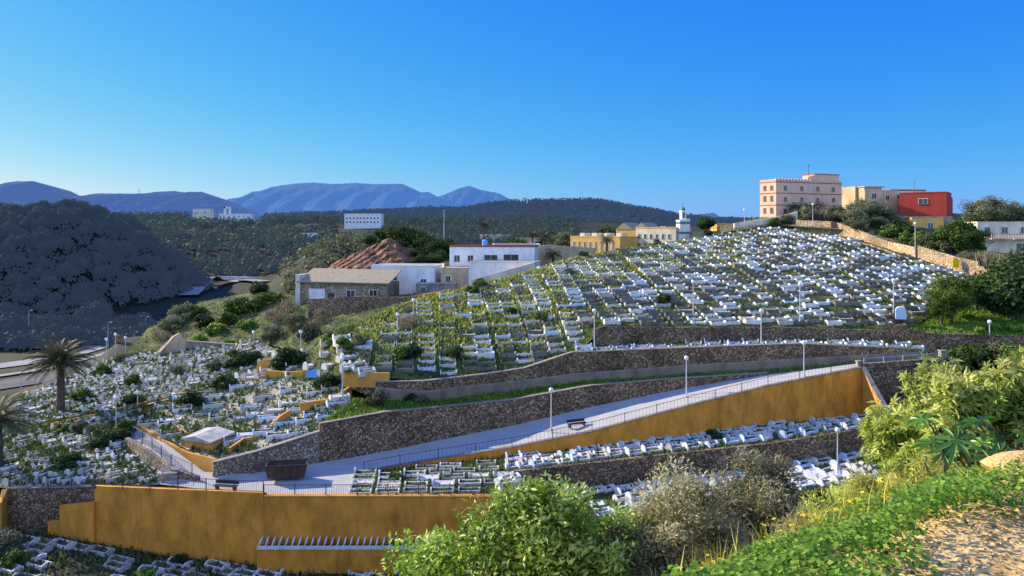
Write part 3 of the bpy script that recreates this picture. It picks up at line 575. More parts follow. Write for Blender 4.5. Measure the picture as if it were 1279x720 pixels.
# ------------------------------------------------------------------ graves
def arch(w_, h, th, x, z0=-.25, n=6, lean=0.0):
    V = []; pr = [(-w_ / 2, z0), (w_ / 2, z0)]; hs_ = h - w_ * .32
    for k in range(n + 1):
        a = PI * k / n; pr.append((math.cos(a) * w_ / 2, hs_ + math.sin(a) * w_ * .32))
    for s in (-th / 2, th / 2):
        for y, z in pr: V.append((x + s + lean * max(z, 0), y, z))
    m_ = len(pr); Fs = [tuple(range(m_))[::-1], tuple(range(m_, 2 * m_))] + [(i, (i + 1) % m_, m_ + (i + 1) % m_, m_ + i) for i in range(m_)]
    return V, Fs
def ring(L_, W_, z, t_, z0=-.4, oval=False):
    if oval:
        n = 12; out = [(math.cos(2 * PI * k / n) * L_ / 2, math.sin(2 * PI * k / n) * W_ / 2) for k in range(n)]
        inn = [(x * (1 - 2 * t_ / L_), y * (1 - 2 * t_ / W_)) for x, y in out]
    else:
        n = 4; out = [(-L_ / 2, -W_ / 2), (L_ / 2, -W_ / 2), (L_ / 2, W_ / 2), (-L_ / 2, W_ / 2)]; inn = [(-L_ / 2 + t_, -W_ / 2 + t_), (L_ / 2 - t_, -W_ / 2 + t_), (L_ / 2 - t_, W_ / 2 - t_), (-L_ / 2 + t_, W_ / 2 - t_)]
    V = [(x, y, z0) for x, y in out] + [(x, y, z) for x, y in out] + [(x, y, z) for x, y in inn] + [(x, y, z - .3) for x, y in inn]
    Fs = []
    for k in range(n):
        q = (k + 1) % n
        for l in range(3): Fs.append((l * n + k, l * n + q, (l + 1) * n + q, (l + 1) * n + k))
    return V, Fs
def bed(L_, W_, z, plants, seed, oval=False, solid=False):
    g = random.Random(seed); V = []; Fs = []; nx, ny = 6, 3
    for j in range(ny + 1):
        for i in range(nx + 1):
            x, y = (i / nx - .5) * L_, (j / ny - .5) * W_
            if oval: x *= .9; y *= math.sqrt(max(0.0, 1 - (2 * x / L_) ** 2)) * .95
            e = min(i, nx - i, j, ny - j); V.append((x, y, z + (0 if solid else (.05 if e else 0) + g.random() * .04 * (e > 0))))
    for j in range(ny):
        for i in range(nx): a = j * (nx + 1) + i; Fs.append((a, a + 1, a + nx + 2, a + nx + 1))
    for k in range(plants):
        x, y = (g.random() - .5) * L_ * .9, (g.random() - .5) * W_ * .85; h = .08 + .20 * g.random() ** 2; a = g.random() * PI; r = .05 + .07 * g.random()
        dx, dy = math.cos(a) * r, math.sin(a) * r; lx, ly = (g.random() - .5) * .15, (g.random() - .5) * .15; b = len(V)
        V += [(x - dx, y - dy, z), (x + dx, y + dy, z), (x + dx * .8 + lx, y + dy * .8 + ly, z + h), (x - dx * .8 + lx, y - dy * .8 + ly, z + h)]; Fs.append((b, b + 1, b + 2, b + 3))
    return V, Fs
SH = {}    # shape name -> list of (part, verts, faces); bed is last
for sn, (L_, W_, kz, t_, hh, fh, hw, ov) in {
        'box': (2.25, 1.1, .27, .10, .46, .42, 1.05, 0), 'tall': (2.2, 1.1, .30, .12, .74, .56, .9, 0), 'low': (2.1, 1.0, .22, .10, .44, .40, .9, 0),
        'tomb': (2.3, 1.1, .42, .13, .60, .58, 1.06, 0), 'mound': (1.95, 1.05, .30, .17, .58, .46, .62, 1), 'small': (1.5, .85, .32, .12, .58, .50, .7, 0)}.items():
    SH[sn] = dict(L=L_, kerb=ring(L_, W_, kz, t_, oval=ov), headstone=arch(hw, hh, .14, -L_ / 2 + .07, lean=-.03), footstone=arch(hw * .95, fh, .12, L_ / 2 - .07, lean=.03),
                  bed=[bed(L_ - 2 * t_, W_ - 2 * t_, kz - .12, 26, 1, ov), bed(L_ - 2 * t_, W_ - 2 * t_, kz - .18, 4, 2, ov), bed(L_ - 2 * t_, W_ - 2 * t_, kz - .03, 0, 3, ov, True)])
GRV = []
BEDS = {'bed green': (0, 'leafy bed'), 'bed soil': (1, 'bare soil'), 'bed dry': (0, 'dry grass'), 'bed slab': (2, 'closed slab'), 'tile blue': (2, 'blue tiles')}
def zone(patch, key, phrase, du, dv, ang, shapes, washes, beds, skip=.08, u0=.01, u1=.99, v0=.03, v1=.98, jit=.12, clus=.25, aj=3, mask=None):
    nv = 40; vlen = sum((patch.at(.5, (k + 1) / nv) - patch.at(.5, k / nv)).length for k in range(nv)) * (v1 - v0); nrow = max(1, int(vlen / dv))
    for j in range(nrow):
        v = v0 + (v1 - v0) * (j + .5) / nrow
        ulen = sum((patch.at((k + 1) / 60, v) - patch.at(k / 60, v)).length for k in range(60)) * (u1 - u0); pos = rnd.random() * du * clus
        while pos < ulen:
            u = u0 + (u1 - u0) * pos / ulen; pos += du * (1 + (rnd.random() - .3) * jit)
            if rnd.random() < .07: pos += du * .5
            if rnd.random() < skip: continue
            p = patch.at(u, v + (rnd.random() - .5) * jit * .5 / nrow); p.z = gz(p.x, p.y)
            x, y = pix(p)
            if not (-25 < x < 1305 and y < 755): continue
            if mask and mask(x, y): continue
            
            q = patch.at(min(u + .01, 1), v) - patch.at(max(u - .01, 0), v); a0 = math.atan2(q.y, q.x) if ang is None else R(ang)
            GRV.append(dict(p=p, a=a0 + R((rnd.random() - .5) * 2 * aj), shape=rnd.choice(shapes), wash=rnd.choice(washes), bed=rnd.choice(beds), key=key, phrase=phrase, px=x, py=y))
            # an uphill terrace kerb makes the columns step
WM = ['whitewash'] * 6 + ['aged wash'] * 2 + ['cream wash', 'whitewash blue']
BG = ['bed green'] * 4 + ['bed soil'] * 5 + ['bed dry'] + ['bed slab'] * 2
def maskA(x, y):
    if 636 < x < 0: return True
    return False
mA = patchA.o.data; BA = BVHTree.FromPolygons([tuple(v.co) for v in mA.vertices], [tuple(p.vertices) for p in mA.polygons])
def world_zone(key, phrase, du, dv, ang, shapes, washes, beds, skip):
    a0 = R(ang); e1 = Vector((math.cos(a0), math.sin(a0), 0)); e2 = Vector((-e1.y, e1.x, 0)); o = Vector((0, 95, 0)); i = -45.0 / du
    for ci in range(70):
        drift = rnd.uniform(-.25, .25); i += du + rnd.uniform(-.12, .12) + (.8 if ci % 7 == 0 else 0); j = rnd.uniform(0, .9) * (rnd.random() < .5)
        ph = rnd.random() * 6
        while j < 110:
            j += dv * rnd.uniform(.93, 1.12)
            if math.sin(j * .21 + ph * .12) > .96: j += 1.2
            q = o + e1 * (i - 47 + .3 * math.sin(j * .13 + ph)) + e2 * (j - 22); h = BA.ray_cast(Vector((q.x, q.y, 400)), Vector((0, 0, -1)))
            if not h[0] or h[1].z < .86 or rnd.random() < skip: continue
            p = h[0]; x, y = pix(p)
            e = [BA.ray_cast(Vector((q.x + dx, q.y + dy, 400)), Vector((0, 0, -1)))[0] for dx, dy in ((1.3, 0), (-1.3, 0), (0, -.8), (0, .6))]
            if any(k is None for k in e): continue
            loose = x < 690 and y < 420; aj = 14 if loose else 2.5
            GRV.append(dict(p=Vector((p.x, p.y, p.z)), a=a0 + R(rnd.uniform(-aj, aj)), shape=rnd.choice(shapes), wash=rnd.choice(washes), bed=rnd.choice(beds), key=key, phrase=phrase, px=x, py=y))
world_zone('A', 'on the terraced slope', 2.45, 1.55, 7, ['box', 'box', 'box', 'low', 'low', 'tomb'], ['whitewash'] * 6 + ['aged wash'] * 3 + ['whitewash blue'] * 2 + ['stone wash'] * 10 + ['cream wash'], ['bed green'] * 5 + ['bed soil'] * 6 + ['bed dry', 'bed slab'], .08)
0 and zone(patchA, 'A', 'on the terraced slope', 2.85, 2.0, 6, ['box', 'box', 'tall', 'low', 'box', 'tomb', 'small'], WM + ['whitewash'] * 3, BG, skip=.09, aj=3, jit=.15)
zone(patchT, 'T', 'on the wall rim', 2.7, 2.0, -8, ['box', 'tall', 'low'], ['whitewash', 'whitewash', 'whitewash blue'], ['bed green', 'bed soil', 'bed soil'], skip=.16, aj=8)
zone(patchF1, 'F1', 'behind the straight railing', 2.55, 1.55, 3, ['box', 'tall', 'box', 'low'], ['whitewash', 'whitewash', 'aged wash', 'cream wash'], ['bed green'] * 3 + ['bed soil', 'bed slab'], skip=.03, u0=.03, u1=.97, v0=.04, v1=.96, jit=.06, clus=.05, mask=lambda x, y: y < 588 + (640 - x) * 0.02 and x < 520)
zone(patchF, 'F', 'on the strip under the ramp', 1.9, 1.5, 24, ['tall', 'box', 'mound', 'tall', 'small'], ['whitewash', 'whitewash', 'whitewash blue', 'aged wash'], BG, skip=.12, aj=14, jit=.3, v0=.20)
zone(patchH, 'H', 'on the lowest terrace', 1.7, 1.5, 32, ['tall', 'box', 'tall', 'small'], ['whitewash', 'whitewash', 'whitewash blue'], BG, skip=.12, v0=.12, v1=.9, aj=10, jit=.25)
zone(patchK, 'K', 'below the front wall', 2.5, 1.5, -22, ['box', 'low', 'box'], ['whitewash', 'whitewash', 'aged wash'], ['bed soil', 'bed soil', 'bed dry'], skip=.42, u0=.06, v0=.3, v1=.93, aj=4)
zone(patchL1, 'L1', 'near the left railing', 2.0, 1.75, 58, ['mound', 'mound', 'mound', 'small'], ['whitewash', 'cream wash', 'aged wash', 'cream wash'], ['bed dry', 'bed green', 'bed soil', 'bed slab'], skip=.16, aj=16, jit=.4, u0=.08)
zone(patchL2, 'L2', 'on the left spur', 1.85, 1.75, 58, ['mound', 'mound', 'mound', 'small'], ['whitewash', 'cream wash', 'aged wash', 'aged wash', 'cream wash'], ['bed dry', 'bed green', 'bed soil', 'bed slab'], skip=.17, aj=9, jit=.35)
zone(patchM, 'M', 'in the family plots', 2.7, 2.1, 20, ['box', 'tall', 'low', 'tomb'], ['whitewash', 'whitewash', 'aged wash', 'cream wash', 'whitewash blue'], ['bed green', 'bed dry', 'bed green', 'bed slab', 'tile blue'], skip=.40, aj=9, jit=.3, v0=.08, mask=lambda x, y: 222 < x < 292 and 528 < y < 586)
zone(patchN, 'N', 'between the shrubs', 2.3, 2.0, 40, ['tall', 'box', 'mound'], ['whitewash', 'cream wash'], ['bed green', 'bed dry', 'bed slab'], skip=.25, aj=18, jit=.3)
def gsize(g): return SH[g['shape']]['L'] / g['p'].y
def hidden(g):
    x, y = g['px'], g['py']; return y > 722 or (530 < x < 800 and y > 640) or (800 < x < 960 and y > 610) or x < -5 or x > 1285
GRV.sort(key=lambda g: -gsize(g) if not hidden(g) else 1)
IND, REST = GRV[:300], GRV[300:]
ORD = ['first', 'second', 'third', 'fourth', 'fifth', 'sixth', 'seventh', 'eighth', 'ninth', 'tenth', 'eleventh', 'twelfth', 'thirteenth', 'fourteenth', 'fifteenth', 'sixteenth', 'seventeenth', 'eighteenth', 'nineteenth', 'twentieth']
WN = {'stone wash': 'dark grey', 'whitewash': 'white', 'aged wash': 'weathered grey', 'cream wash': 'cream', 'whitewash blue': 'pale blue'}
SN = {'box': 'box', 'tall': 'tall-headed', 'low': 'low', 'tomb': 'raised', 'mound': 'oval', 'small': 'short'}
lab = {}
for g in IND:
    g['label'] = f"{WN[g['wash']]} {SN[g['shape']]} grave with {BEDS[g['bed']][1]} {g['phrase']}"; lab.setdefault(g['label'], []).append(g)
for l_, gs in lab.items():
    if len(gs) > 1:
        gs.sort(key=lambda g: g['px'])
        for i, g in enumerate(gs):
            if i < 20: g['label'] = (f"{ORD[i]} from left: " + l_) if i else 'leftmost ' + l_
CACHE = {}
def gmesh(shape, part, m, bi=0):
    k = (shape, part, m, bi)
    if k not in CACHE:
        V, Fs = SH[shape][part] if part != 'bed' else SH[shape]['bed'][bi]
        mb = MB(); mb.add(V, Fs); CACHE[k] = mb.mesh(part, [m])
    return CACHE[k]
for g in IND:
    t = empty('grave', g['p'], g['a'], label=g['label'], cat='grave', group='graves ' + g['phrase'])
    for part in ('kerb', 'headstone', 'footstone'): link(part, gmesh(g['shape'], part, g['wash']), t)
    link('bed', gmesh(g['shape'], 'bed', g['bed'], BEDS[g['bed']][0]), t)
mats_ = ['whitewash', 'stone wash', 'aged wash', 'cream wash', 'whitewash blue', 'bed green', 'bed soil', 'bed dry', 'bed slab', 'tile blue']
big = MB()
for g in REST:
    c, s = math.cos(g['a']), math.sin(g['a']); p = g['p']
    for part in ('kerb', 'headstone', 'footstone', 'bed'):
        V, Fs = SH[g['shape']][part] if part != 'bed' else SH[g['shape']]['bed'][BEDS[g['bed']][0]]
        big.add([(p.x + x * c - y * s, p.y + x * s + y * c, p.z + z) for x, y, z in V], Fs, mats_.index(g['wash'] if part != 'bed' else g['bed']))
big.build('distant_graves', mats_, kind='stuff', label='hundreds of small white graves covering the farther hillside', cat='graves')
print('GRAVES', len(GRV), len(IND))

# ------------------------------------------------------------------ mausoleum among the plots, dumpster, bench, board
t = empty('mausoleum', P(231, 567, 79.8), R(-22), label='small ocher mausoleum with flat stone slab roof', cat='mausoleum')
mb = MB(); mb.box(0, 3.9, 0, 3.0, -1.5, 1.5); mb.build('wall', 'ocher bright', t)
mb = MB(); mb.add([(-.3, -.3, 1.55), (3.9, -.3, 1.55), (3.9, 3.3, 1.75), (-.3, 3.3, 1.75), (-.3, -.3, 1.72), (1.6, -.3, 2.15), (3.9, -.3, 1.72), (3.9, 3.3, 1.95), (1.6, 3.3, 2.3), (-.3, 3.3, 1.95)],
       [(0, 3, 2, 1), (4, 5, 8, 9), (5, 6, 7, 8), (0, 1, 6, 5, 4), (1, 2, 7, 6), (2, 3, 9, 8, 7), (3, 0, 4, 9)]); mb.build('roof', 'aged wash', t)
t = empty('dumpster', P(331, 601, 72.6), R(9), label='long rusty brown steel skip standing on the plaza', cat='skip')
mb = MB(); L_, W_, H_ = 4.0, 1.7, 1.35
V = [(.25, .1, .15), (L_ - .25, .1, .15), (L_ - .25, W_ - .1, .15), (.25, W_ - .1, .15), (0, 0, H_), (L_, 0, H_), (L_, W_, H_), (0, W_, H_), (.1, .1, H_), (L_ - .1, .1, H_), (L_ - .1, W_ - .1, H_), (.1, W_ - .1, H_), (.3, .2, .3), (L_ - .3, .2, .3), (L_ - .3, W_ - .2, .3), (.3, W_ - .2, .3)]
Fs = [(3, 2, 1, 0)] + [(i, (i + 1) % 4, 4 + (i + 1) % 4, 4 + i) for i in range(4)] + [(4 + i, 4 + (i + 1) % 4, 8 + (i + 1) % 4, 8 + i) for i in range(4)] + [(8 + i, 8 + (i + 1) % 4, 12 + (i + 1) % 4, 12 + i) for i in range(4)] + [(12, 13, 14, 15)]
mb.add(V, Fs); mb.build('body', 'rusty steel', t)
for k in range(6):
    rb = MB(); x = .25 + k * .68; rb.box(x, x + .09, -.06, .0, .2, H_ - .02); rb.build('rib', 'rusty steel', t)
rm = MB(); rm.box(-.05, L_ + .05, -.07, .02, H_ + .002, H_ + .1); rm.box(-.05, L_ + .05, W_ - .02, W_ + .07, H_ + .002, H_ + .1); rm.build('rim', 'metal dark', t)
def crate_bin(label, px, py):
    p = hit(px, py); t = empty('metal_cage', p, R(12), label=label, cat='cage'); mb = MB()
    for z in (.05, .45, .85, 1.2):
        for a, b in (((0, 0), (1.5, 0)), ((1.5, 0), (1.5, .9)), ((1.5, .9), (0, .9)), ((0, .9), (0, 0))): mb.tube([(a[0], a[1], z), (b[0], b[1], z)], .03, 4)
    mb.build('frame', 'lamp pole', t); mb = MB(); mb.box(.04, 1.46, .04, .86, .08, .8); mb.build('panel', 'wall grey', t)
crate_bin('grey wire waste cage at the foot of the pale rubble wall', 201, 603)
def bench(label, px, py, rz, group):
    p = hit(px, py); t = empty('bench', p, rz, label=label, cat='bench', group=group)
    for nm, bx in (('seat', (-1.2, 1.2, -.25, .25, .42, .5)), ('backrest', (-1.2, 1.2, .26, .33, .55, .9)), ('leg', (-1.0, -.85, -.2, .3, 0, .417)), ('leg', (.85, 1.0, -.2, .3, 0, .417))):
        mb = MB(); mb.box(*bx); mb.build(nm, 'metal dark', t)
bench('dark bench on the plaza beside the long railing', 282, 613, R(-10), 'dark benches')
bench('dark bench at the outer edge of the ramp', 721, 534, R(25), 'dark benches')
t = empty('notice_board', P(1194, 334, 136), label='round topped yellow board on the golden stone wall', cat='board')
mb = MB(); V, Fs = arch(1.15, 1.7, .08, 0, z0=-.1); mb.add([(y, x, z) for x, y, z in V], Fs); o = mb.build('panel', 'board yellow', t); o.location = (0, -.12, 0)
t = empty('tarpaulin', hit(393, 471), label='bright blue tarpaulin heap beside the dark shrub', cat='tarpaulin'); mb = MB()
mb.add([(-1.1, -.6, 0), (1.1, -.5, 0), (1.2, .7, 0), (-1, .6, 0), (-.7, -.2, .8), (.2, 0, 1.15), (.8, .1, .5)], [(0, 1, 6, 5, 4), (1, 2, 6), (2, 5, 6), (2, 3, 4, 5), (3, 0, 4)]); mb.build('sheet', 'tarp blue', t)
for nm, lab_, px, top, bot, Y, wd in [('gate_pillar', 'grey pillar ending the low parapet beyond the ramp', 1178, 439, 455, 94, .7), ('gate_pillar', 'dark pillar where the ramp meets the parapet', 1074, 452, 462, 92, .6)]:
    p = P(px, bot, Y); h = (bot - top) * Y / F; mb = MB(); mb.box(-wd / 2, wd / 2, -wd / 2, wd / 2, -1, h); mb.box(-wd / 2 - .08, wd / 2 + .08, -wd / 2 - .08, wd / 2 + .08, h + .003, h + .15)
    o = mb.build(nm, 'coping', label=lab_, cat='pillar'); o.location = p
# small white domed grave shelter by the right wall and the wooden gate
mb = MB(); V, Fs = arch(1.4, 1.5, 1.2, 0, z0=-.3); mb.add(V, Fs); o = mb.build('shelter_tomb', 'whitewash blue', label='small domed whitewashed tomb at the right end of the terraces', cat='tomb'); o.location = P(1126, 396, 108.5); o.rotation_euler = (0, 0, R(65))
t = empty('gate', P(1042, 287, 164.4), label='rust red door in the hilltop boundary wall', cat='gate'); mb = MB(); mb.box(-.7, .7, -.25, .02, 0, 1.75); mb.build('panel', 'trim red', t)

# ------------------------------------------------------------------ street lamps
def lamp(px, top, bot, Y, label, arm=0):
    p = P(px, bot, Y); h = max(3.0, (bot - top) * Y / F); t = empty('street_lamp', p, label=label, cat='street lamp', group='pale street lamps')
    mb = MB(); mb.tube([(0, 0, -.6), (0, 0, .5)], .13, 8); mb.build('base', 'lamp pole', t)
    mb = MB(); mb.tube([(0, 0, .5), (0, 0, h - .35)], [.085, .055], 8); mb.build('pole', 'lamp pole', t)
    if arm:
        mb = MB(); mb.tube([(0, 0, h - .4), (.15 * arm, 0, h - .05), (.7 * arm, 0, h + .05)], [.05, .045, .04], 6); mb.build('arm', 'lamp pole', t)
        mb = MB(); mb.tube([(.55 * arm, 0, h + .02), (.8 * arm, 0, h + .06), (1.2 * arm, 0, h + .02)], [.07, .13, .05], 8); mb.build('lamp_head', 'lamp globe', t)
    else:
        mb = MB(); zs = [-.36, -.28, -.1, .06, .2, .28]; rs = [.06, .16, .26, .27, .17, .03]
        mb.tube([(0, 0, h + z) for z in zs], rs, 12); mb.build('globe', 'lamp globe', t, smooth=True)
        mb = MB(); mb.tube([(0, 0, h + .285), (0, 0, h + .35)], [.12, .02], 8); mb.build('cap', 'metal dark', t)
for L in [(858, 447, 504, 90, 'globe lamp on the ramp above the middle of the ocher wall'), (689, 487, 540, 84.5, 'globe lamp on the lower ramp above the bench'), (1005, 428, 473, 90, 'globe lamp near the top of the ramp', ),
          (743, 388, 440, 97, 'globe lamp at the bend of the long retaining wall'), (951.5, 388, 431, 100.2, 'globe lamp standing on the rim of the retaining wall'), (1000, 355, 404, 106.5, 'lamp rising behind the terrace wall'),
          (866.5, 352, 398, 108, 'lamp among the middle grave columns'), (1144, 279, 321, 143.8, 'lamp in the gap of the golden stone wall'), (1117, 350, 392, 112, 'lamp between the upper right graves'),
          (1016, 255, 283, 170, 'lamp by the hilltop wall under the pink building'), (930.5, 262, 286, 174, 'lamp on the crest left of the pink building'), (1047, 537, 588, 78, 'lamp standing on the lowest terrace'),
          (1237, 402, 429, 103, 'lamp before the bank wall on the far right'), (517, 375, 403, 107, 'lamp above the reddish bare shrub'), (497, 393, 424, 100, 'lamp in the shade near the bare shrub'),
          (428, 448, 492, 86.5, 'lamp by the ocher wall over the grass triangle'), (376, 416, 441, 104, 'lamp on the shrubby knoll edge'), (239, 455, 487, 104, 'lamp in the left graves near the ruined wall'),
          (145, 497, 548, 86, 'lamp low among the left graves'), (172, 494, 520, 91.5, 'short lamp beside the ocher kerb wall'), (1048, 700, 701, 70, '')][:-1]:
    lamp(*L)
for px, top, bot, Y, l in [(133, 424, 462, 128, 'tall lamp on the spur rim, left of three'), (144.5, 418, 452, 131, 'tall lamp on the spur rim, middle of three'), (157, 422, 450, 133, 'tall lamp on the spur rim, right of three'), (26, 466, 498, 140, 'road lamp left of the palm trunk'), (44, 462, 492, 150, 'road lamp beside the palm crown'), (79, 465, 485, 150, 'road lamp half behind the palm'),
                           (121, 450, 470, 160, 'road lamp right of the palm'), (135, 403, 432, 215, 'dim road lamp at the foot of the wooded hill'), (36, 388, 424, 225, 'dim road lamp left below the wooded hill'), (182, 396, 420, 230, 'dim road lamp near the knoll'), (168, 415, 432, 220, 'short road lamp by the curve'), (317, 415, 438, 123, 'lamp right of the knoll wall')]:
    lamp(px, top, bot, Y, l, arm=1 if Y > 139 else 0)

# ------------------------------------------------------------------ buildings
def building(name, label, cat, px, Y, zb, rz, W_, D_, H_, m, wins=(), side=(), parapet=.5, roofm='roof grey', trim=None, doors=(), sx=1):
    """front left corner at pixel column px and depth Y, base zb (relative to the lens); front faces the camera"""
    t = empty(name, PZ(px, Y, zb), R(rz), label=label, cat=cat)
    mb = MB(); mb.box(0, W_, 0, D_, -4, H_); mb.build('wall', m, t)
    rb = MB(); rb.box(.2, W_ - .2, .2, D_ - .2, H_ + .003, H_ + .08); ro = rb.build('roof', roofm, t)
    if parapet:
        pb = MB(); e = .06
        pb.box(-e, W_ + e, -e, .2, H_ + .003, H_ + parapet); pb.box(-e, W_ + e, D_ - .2, D_ + e, H_ + .003, H_ + parapet)
        pb.box(-e, .2, .203, D_ - .203, H_ + .003, H_ + parapet); pb.box(W_ - .2, W_ + e, .203, D_ - .203, H_ + .003, H_ + parapet); pb.build('parapet', trim or m, t)
    def win(x, z, w_, h, face, kind='window'):
        f = MB(); p_ = MB(); s = MB()
        def bx(M_, a, b, c, d, y0, y1):
            if face == 0: M_.box(a, b, y0, y1, c, d)
            else: M_.box(y0, y1, a, b, c, d)
        bx(f, x - .09, x + w_ + .09, z + h, z + h + .1, -.07, -.003); bx(f, x - .09, x, z, z + h - .002, -.07, -.003); bx(f, x + w_, x + w_ + .09, z, z + h - .002, -.07, -.003)
        if kind == 'window': bx(f, x + w_ / 2 - .03, x + w_ / 2 + .03, z, z + h - .002, -.06, -.02)
        o = f.build(kind, 'wall tan' if m == 'wall pink' else 'wall white' if kind == 'window' else 'trim red', t)
        bx(p_, x + .002, x + w_ - .002, z, z + h - .003, -.03, -.004); p_.build('pane' if kind == 'window' else 'leaf', 'glass dark' if kind == 'window' else 'metal dark', o)
        if kind == 'window': bx(s, x - .15, x + w_ + .15, z - .12, z - .003, -.14, -.003); s.build('sill', 'coping', o)
    for q in wins: win(*q, 0)
    for q in side: win(*q, 1)
    for q in doors: win(*q, 0, 'door')
    return t
def band(t, z, W_, D_, m='trim red', h=.18):
    mb = MB(); mb.box(-.1, W_ + .1, -.1, -.004, z, z + h); mb.box(-.1, -.004, -.0, D_, z, z + h); mb.build('cornice', m, t)
# pink block on the crest
t = building('apartment_block', 'three storey pink building with battlemented parapet on the crest', 'building', 970, 183, 2.6, 24, 22.5, 5.6, 9.3, 'wall pink',
             [(x, z, 1.0, 1.0) for z in (1.2, 4.2, 7.0) for x in (2.5, 8, 13.5, 19)], [(1.0, 1.2, .9, 1.3), (3.4, 1.2, .9, 1.3), (1.0, 4.2, .9, 1.3), (3.4, 4.2, .9, 1.3), (1.0, 7.0, .9, 1.1), (3.4, 7.0, .9, 1.1)], parapet=.35, trim='wall pink')
band(t, 3.1, 22.5, 5.6); band(t, 6.1, 22.5, 5.6); band(t, 8.9, 22.5, 5.6)
mb = MB()
for k in range(14): mb.box(k * 1.05, k * 1.05 + .5, -.06, .2, 9.6, 9.95)
mb.box(-.05, 14.2, -.055, .195, 9.3, 9.62)
mb.build('battlements', 'wall pink', t)
mb = MB(); mb.box(14, 22.4, .8, 5, 9.4, 11.3); mb.add([(9.5, .7, 9.66), (14, .7, 9.66), (14, .7, 11.2), (12, .7, 10.7), (11, .7, 10.0)], [(0, 1, 2, 3, 4)]); mb.build('penthouse', 'wall pink', t)
mb = MB(); mb.box(13.9, 22.6, .7, 5.1, 11.303, 11.5); mb.build('cornice', 'trim red', t)
mb = MB(); mb.tube([(13, 2, 9.5), (13, 2, 14)], .05, 5); mb.tube([(12.5, 2, 13.6), (13.5, 2, 13.6)], .04, 4); mb.build('antenna', 'metal dark', t)
t = building('house', 'unfinished grey brown house with a flat slab roof', 'house', 1069, 196, 4.5, 12, 6.2, 8, 6.6, 'wall tan', [(1.5, 4.5, 1.1, 1.1)], parapet=0)
t = building('house', 'tan stepped house left of the red house', 'house', 1081, 193, 4.5, 8, 9.5, 7, 5.2, 'wall tan', [(2, 3.5, 1.3, 1.2), (6, 3.2, 1, 1)], parapet=.3)
mb = MB(); mb.box(-.3, 5.6, -.3, 5, 6.3, 6.55); mb.box(0, 5, .3, 4, 5.21, 6.3); mb.build('penthouse', 'wall tan', t)
t = building('house', 'cream house block behind the red house', 'house', 1113, 197, 4, 5, 10, 7, 6.0, 'wall cream', [(1.5, 4.0, 1, 1)], parapet=.4, trim='trim red')
t = building('house', 'bright red rendered house with white lattice window', 'house', 1124, 188, 3.0, -36, 10.5, 12, 5.8, 'wall red', [(4.4, 3.1, 2.0, 1.3)], parapet=.3, trim='wall red')
mb = MB(); mb.box(4, 10.2, 12.005, 19, -3, 5.2); mb.build('wing', 'wall red', t)
mb = MB(); mb.box(3, 9.5, 19.005, 25, -3, 4.2); mb.build('wing', 'wall red', t)
mb = MB(); mb.tube([(3, 4, 5.8), (3, 4, 8.9)], .04, 4); mb.tube([(2.6, 4, 9.2), (3.4, 4, 9.2)], .03, 4); mb.build('antenna', 'metal dark', t)
building('house', 'long low grey house with open dark garage bays', 'house', 1098, 172, -1.3, -2, 17, 6, 3.8, 'wall grey', [(3, 1.2, 1.1, 1.1)], parapet=.25, doors=[(6.5, 0, 1.6, 2.6), (10, .6, 1.3, 1.8)])
building('house', 'yellow walled low house below the red house', 'house', 1140, 168, -1.0, -3, 7, 5, 3.2, 'wall yellow', [(3.5, 1.0, 1.2, 1.2)], parapet=.2)
t = building('house', 'pale house with tiled awnings at the upper right edge', 'house', 1222, 160, -2.4, -4, 14, 8, 3.5, 'wall cream', [(1.5, 1.4, 1.1, 1.2), (5, 1.4, 1.3, 1.2), (9, 1.4, 1.3, 1.2)], parapet=.3)
t = building('house', 'lower pale house with red tiled balcony at the right edge', 'house', 1232, 148, -5.6, -3, 14, 6, 3.5, 'wall cream', [(6, 1, 2.2, 1.5)], parapet=.35)
mb = MB(); mb.box(.5, 4.5, -1.2, -.01, 3.3, 3.5); mb.box(5, 12, -1.2, -.01, 3.3, 3.5)
for k in range(24): mb.box(.5 + k * .48, .5 + k * .48 + .14, -1.15, -1.05, 3.503, 4.3)
mb.box(.5, 12, -1.18, -1.02, 4.303, 4.42); mb.build('balcony', 'wall tan', t)
# yellow buildings and the mosque
t = building('apartment_block', 'long yellow block with small windows left of the minaret', 'building', 713, 236, -8.4, -44, 19.5, 12, 5.5, 'wall yellow', [(1.2 + k * 2.2, 1.5, .7, 2.6) for k in range(8)], parapet=.35)
mb = MB()
for k in range(4): mb.box(1.5 + k * 4.8, 3.5 + k * 4.8, 3, 6, 5.5, 6.8)
mb.build('stair_tower', 'wall cream', t)
t = building('apartment_block', 'yellow gabled block behind the long yellow block', 'building', 770, 250, -7.6, -38, 14, 9, 7.2, 'wall yellow', [(2, 2.5, 1.0, 1.3), (6, 2.5, 1, 1.3), (10, 2.5, 1, 1.3)], parapet=0)
mb = MB()
for a in (0, 6.6): mb.add([(a, -.2, 7.2), (a + 6.3, -.2, 7.2), (a + 3.1, -.2, 9.4), (a, 9, 7.2), (a + 6.3, 9, 7.2), (a + 3.1, 9, 9.4)], [(0, 1, 2), (3, 5, 4), (0, 2, 5, 3), (1, 4, 5, 2)])
mb.build('gable_roof', 'roof tan', t)
t = building('apartment_block', 'cream building with rows of arched openings near the minaret', 'building', 795, 230, -6.8, -42, 14.0, 9, 6.6, 'wall cream', [(.8 + k * 2.1, z, .9, 1.3) for k in range(6) for z in (.8, 3.6)], parapet=.5, trim='wall yellow')
building('building_annex', 'grey annex between the cream building and minaret', 'building', 832, 235, -5, 5, 8.5, 6, 5.4, 'wall grey', [(2, 2.4, 1, 1)], parapet=.2)
building('house', 'small tan house right of the minaret', 'house', 896, 230, -2.8, 6, 11, 6, 3.9, 'wall yellow', [(2, 1.4, 1, 1), (6, 1.4, 1, 1)], parapet=.4)
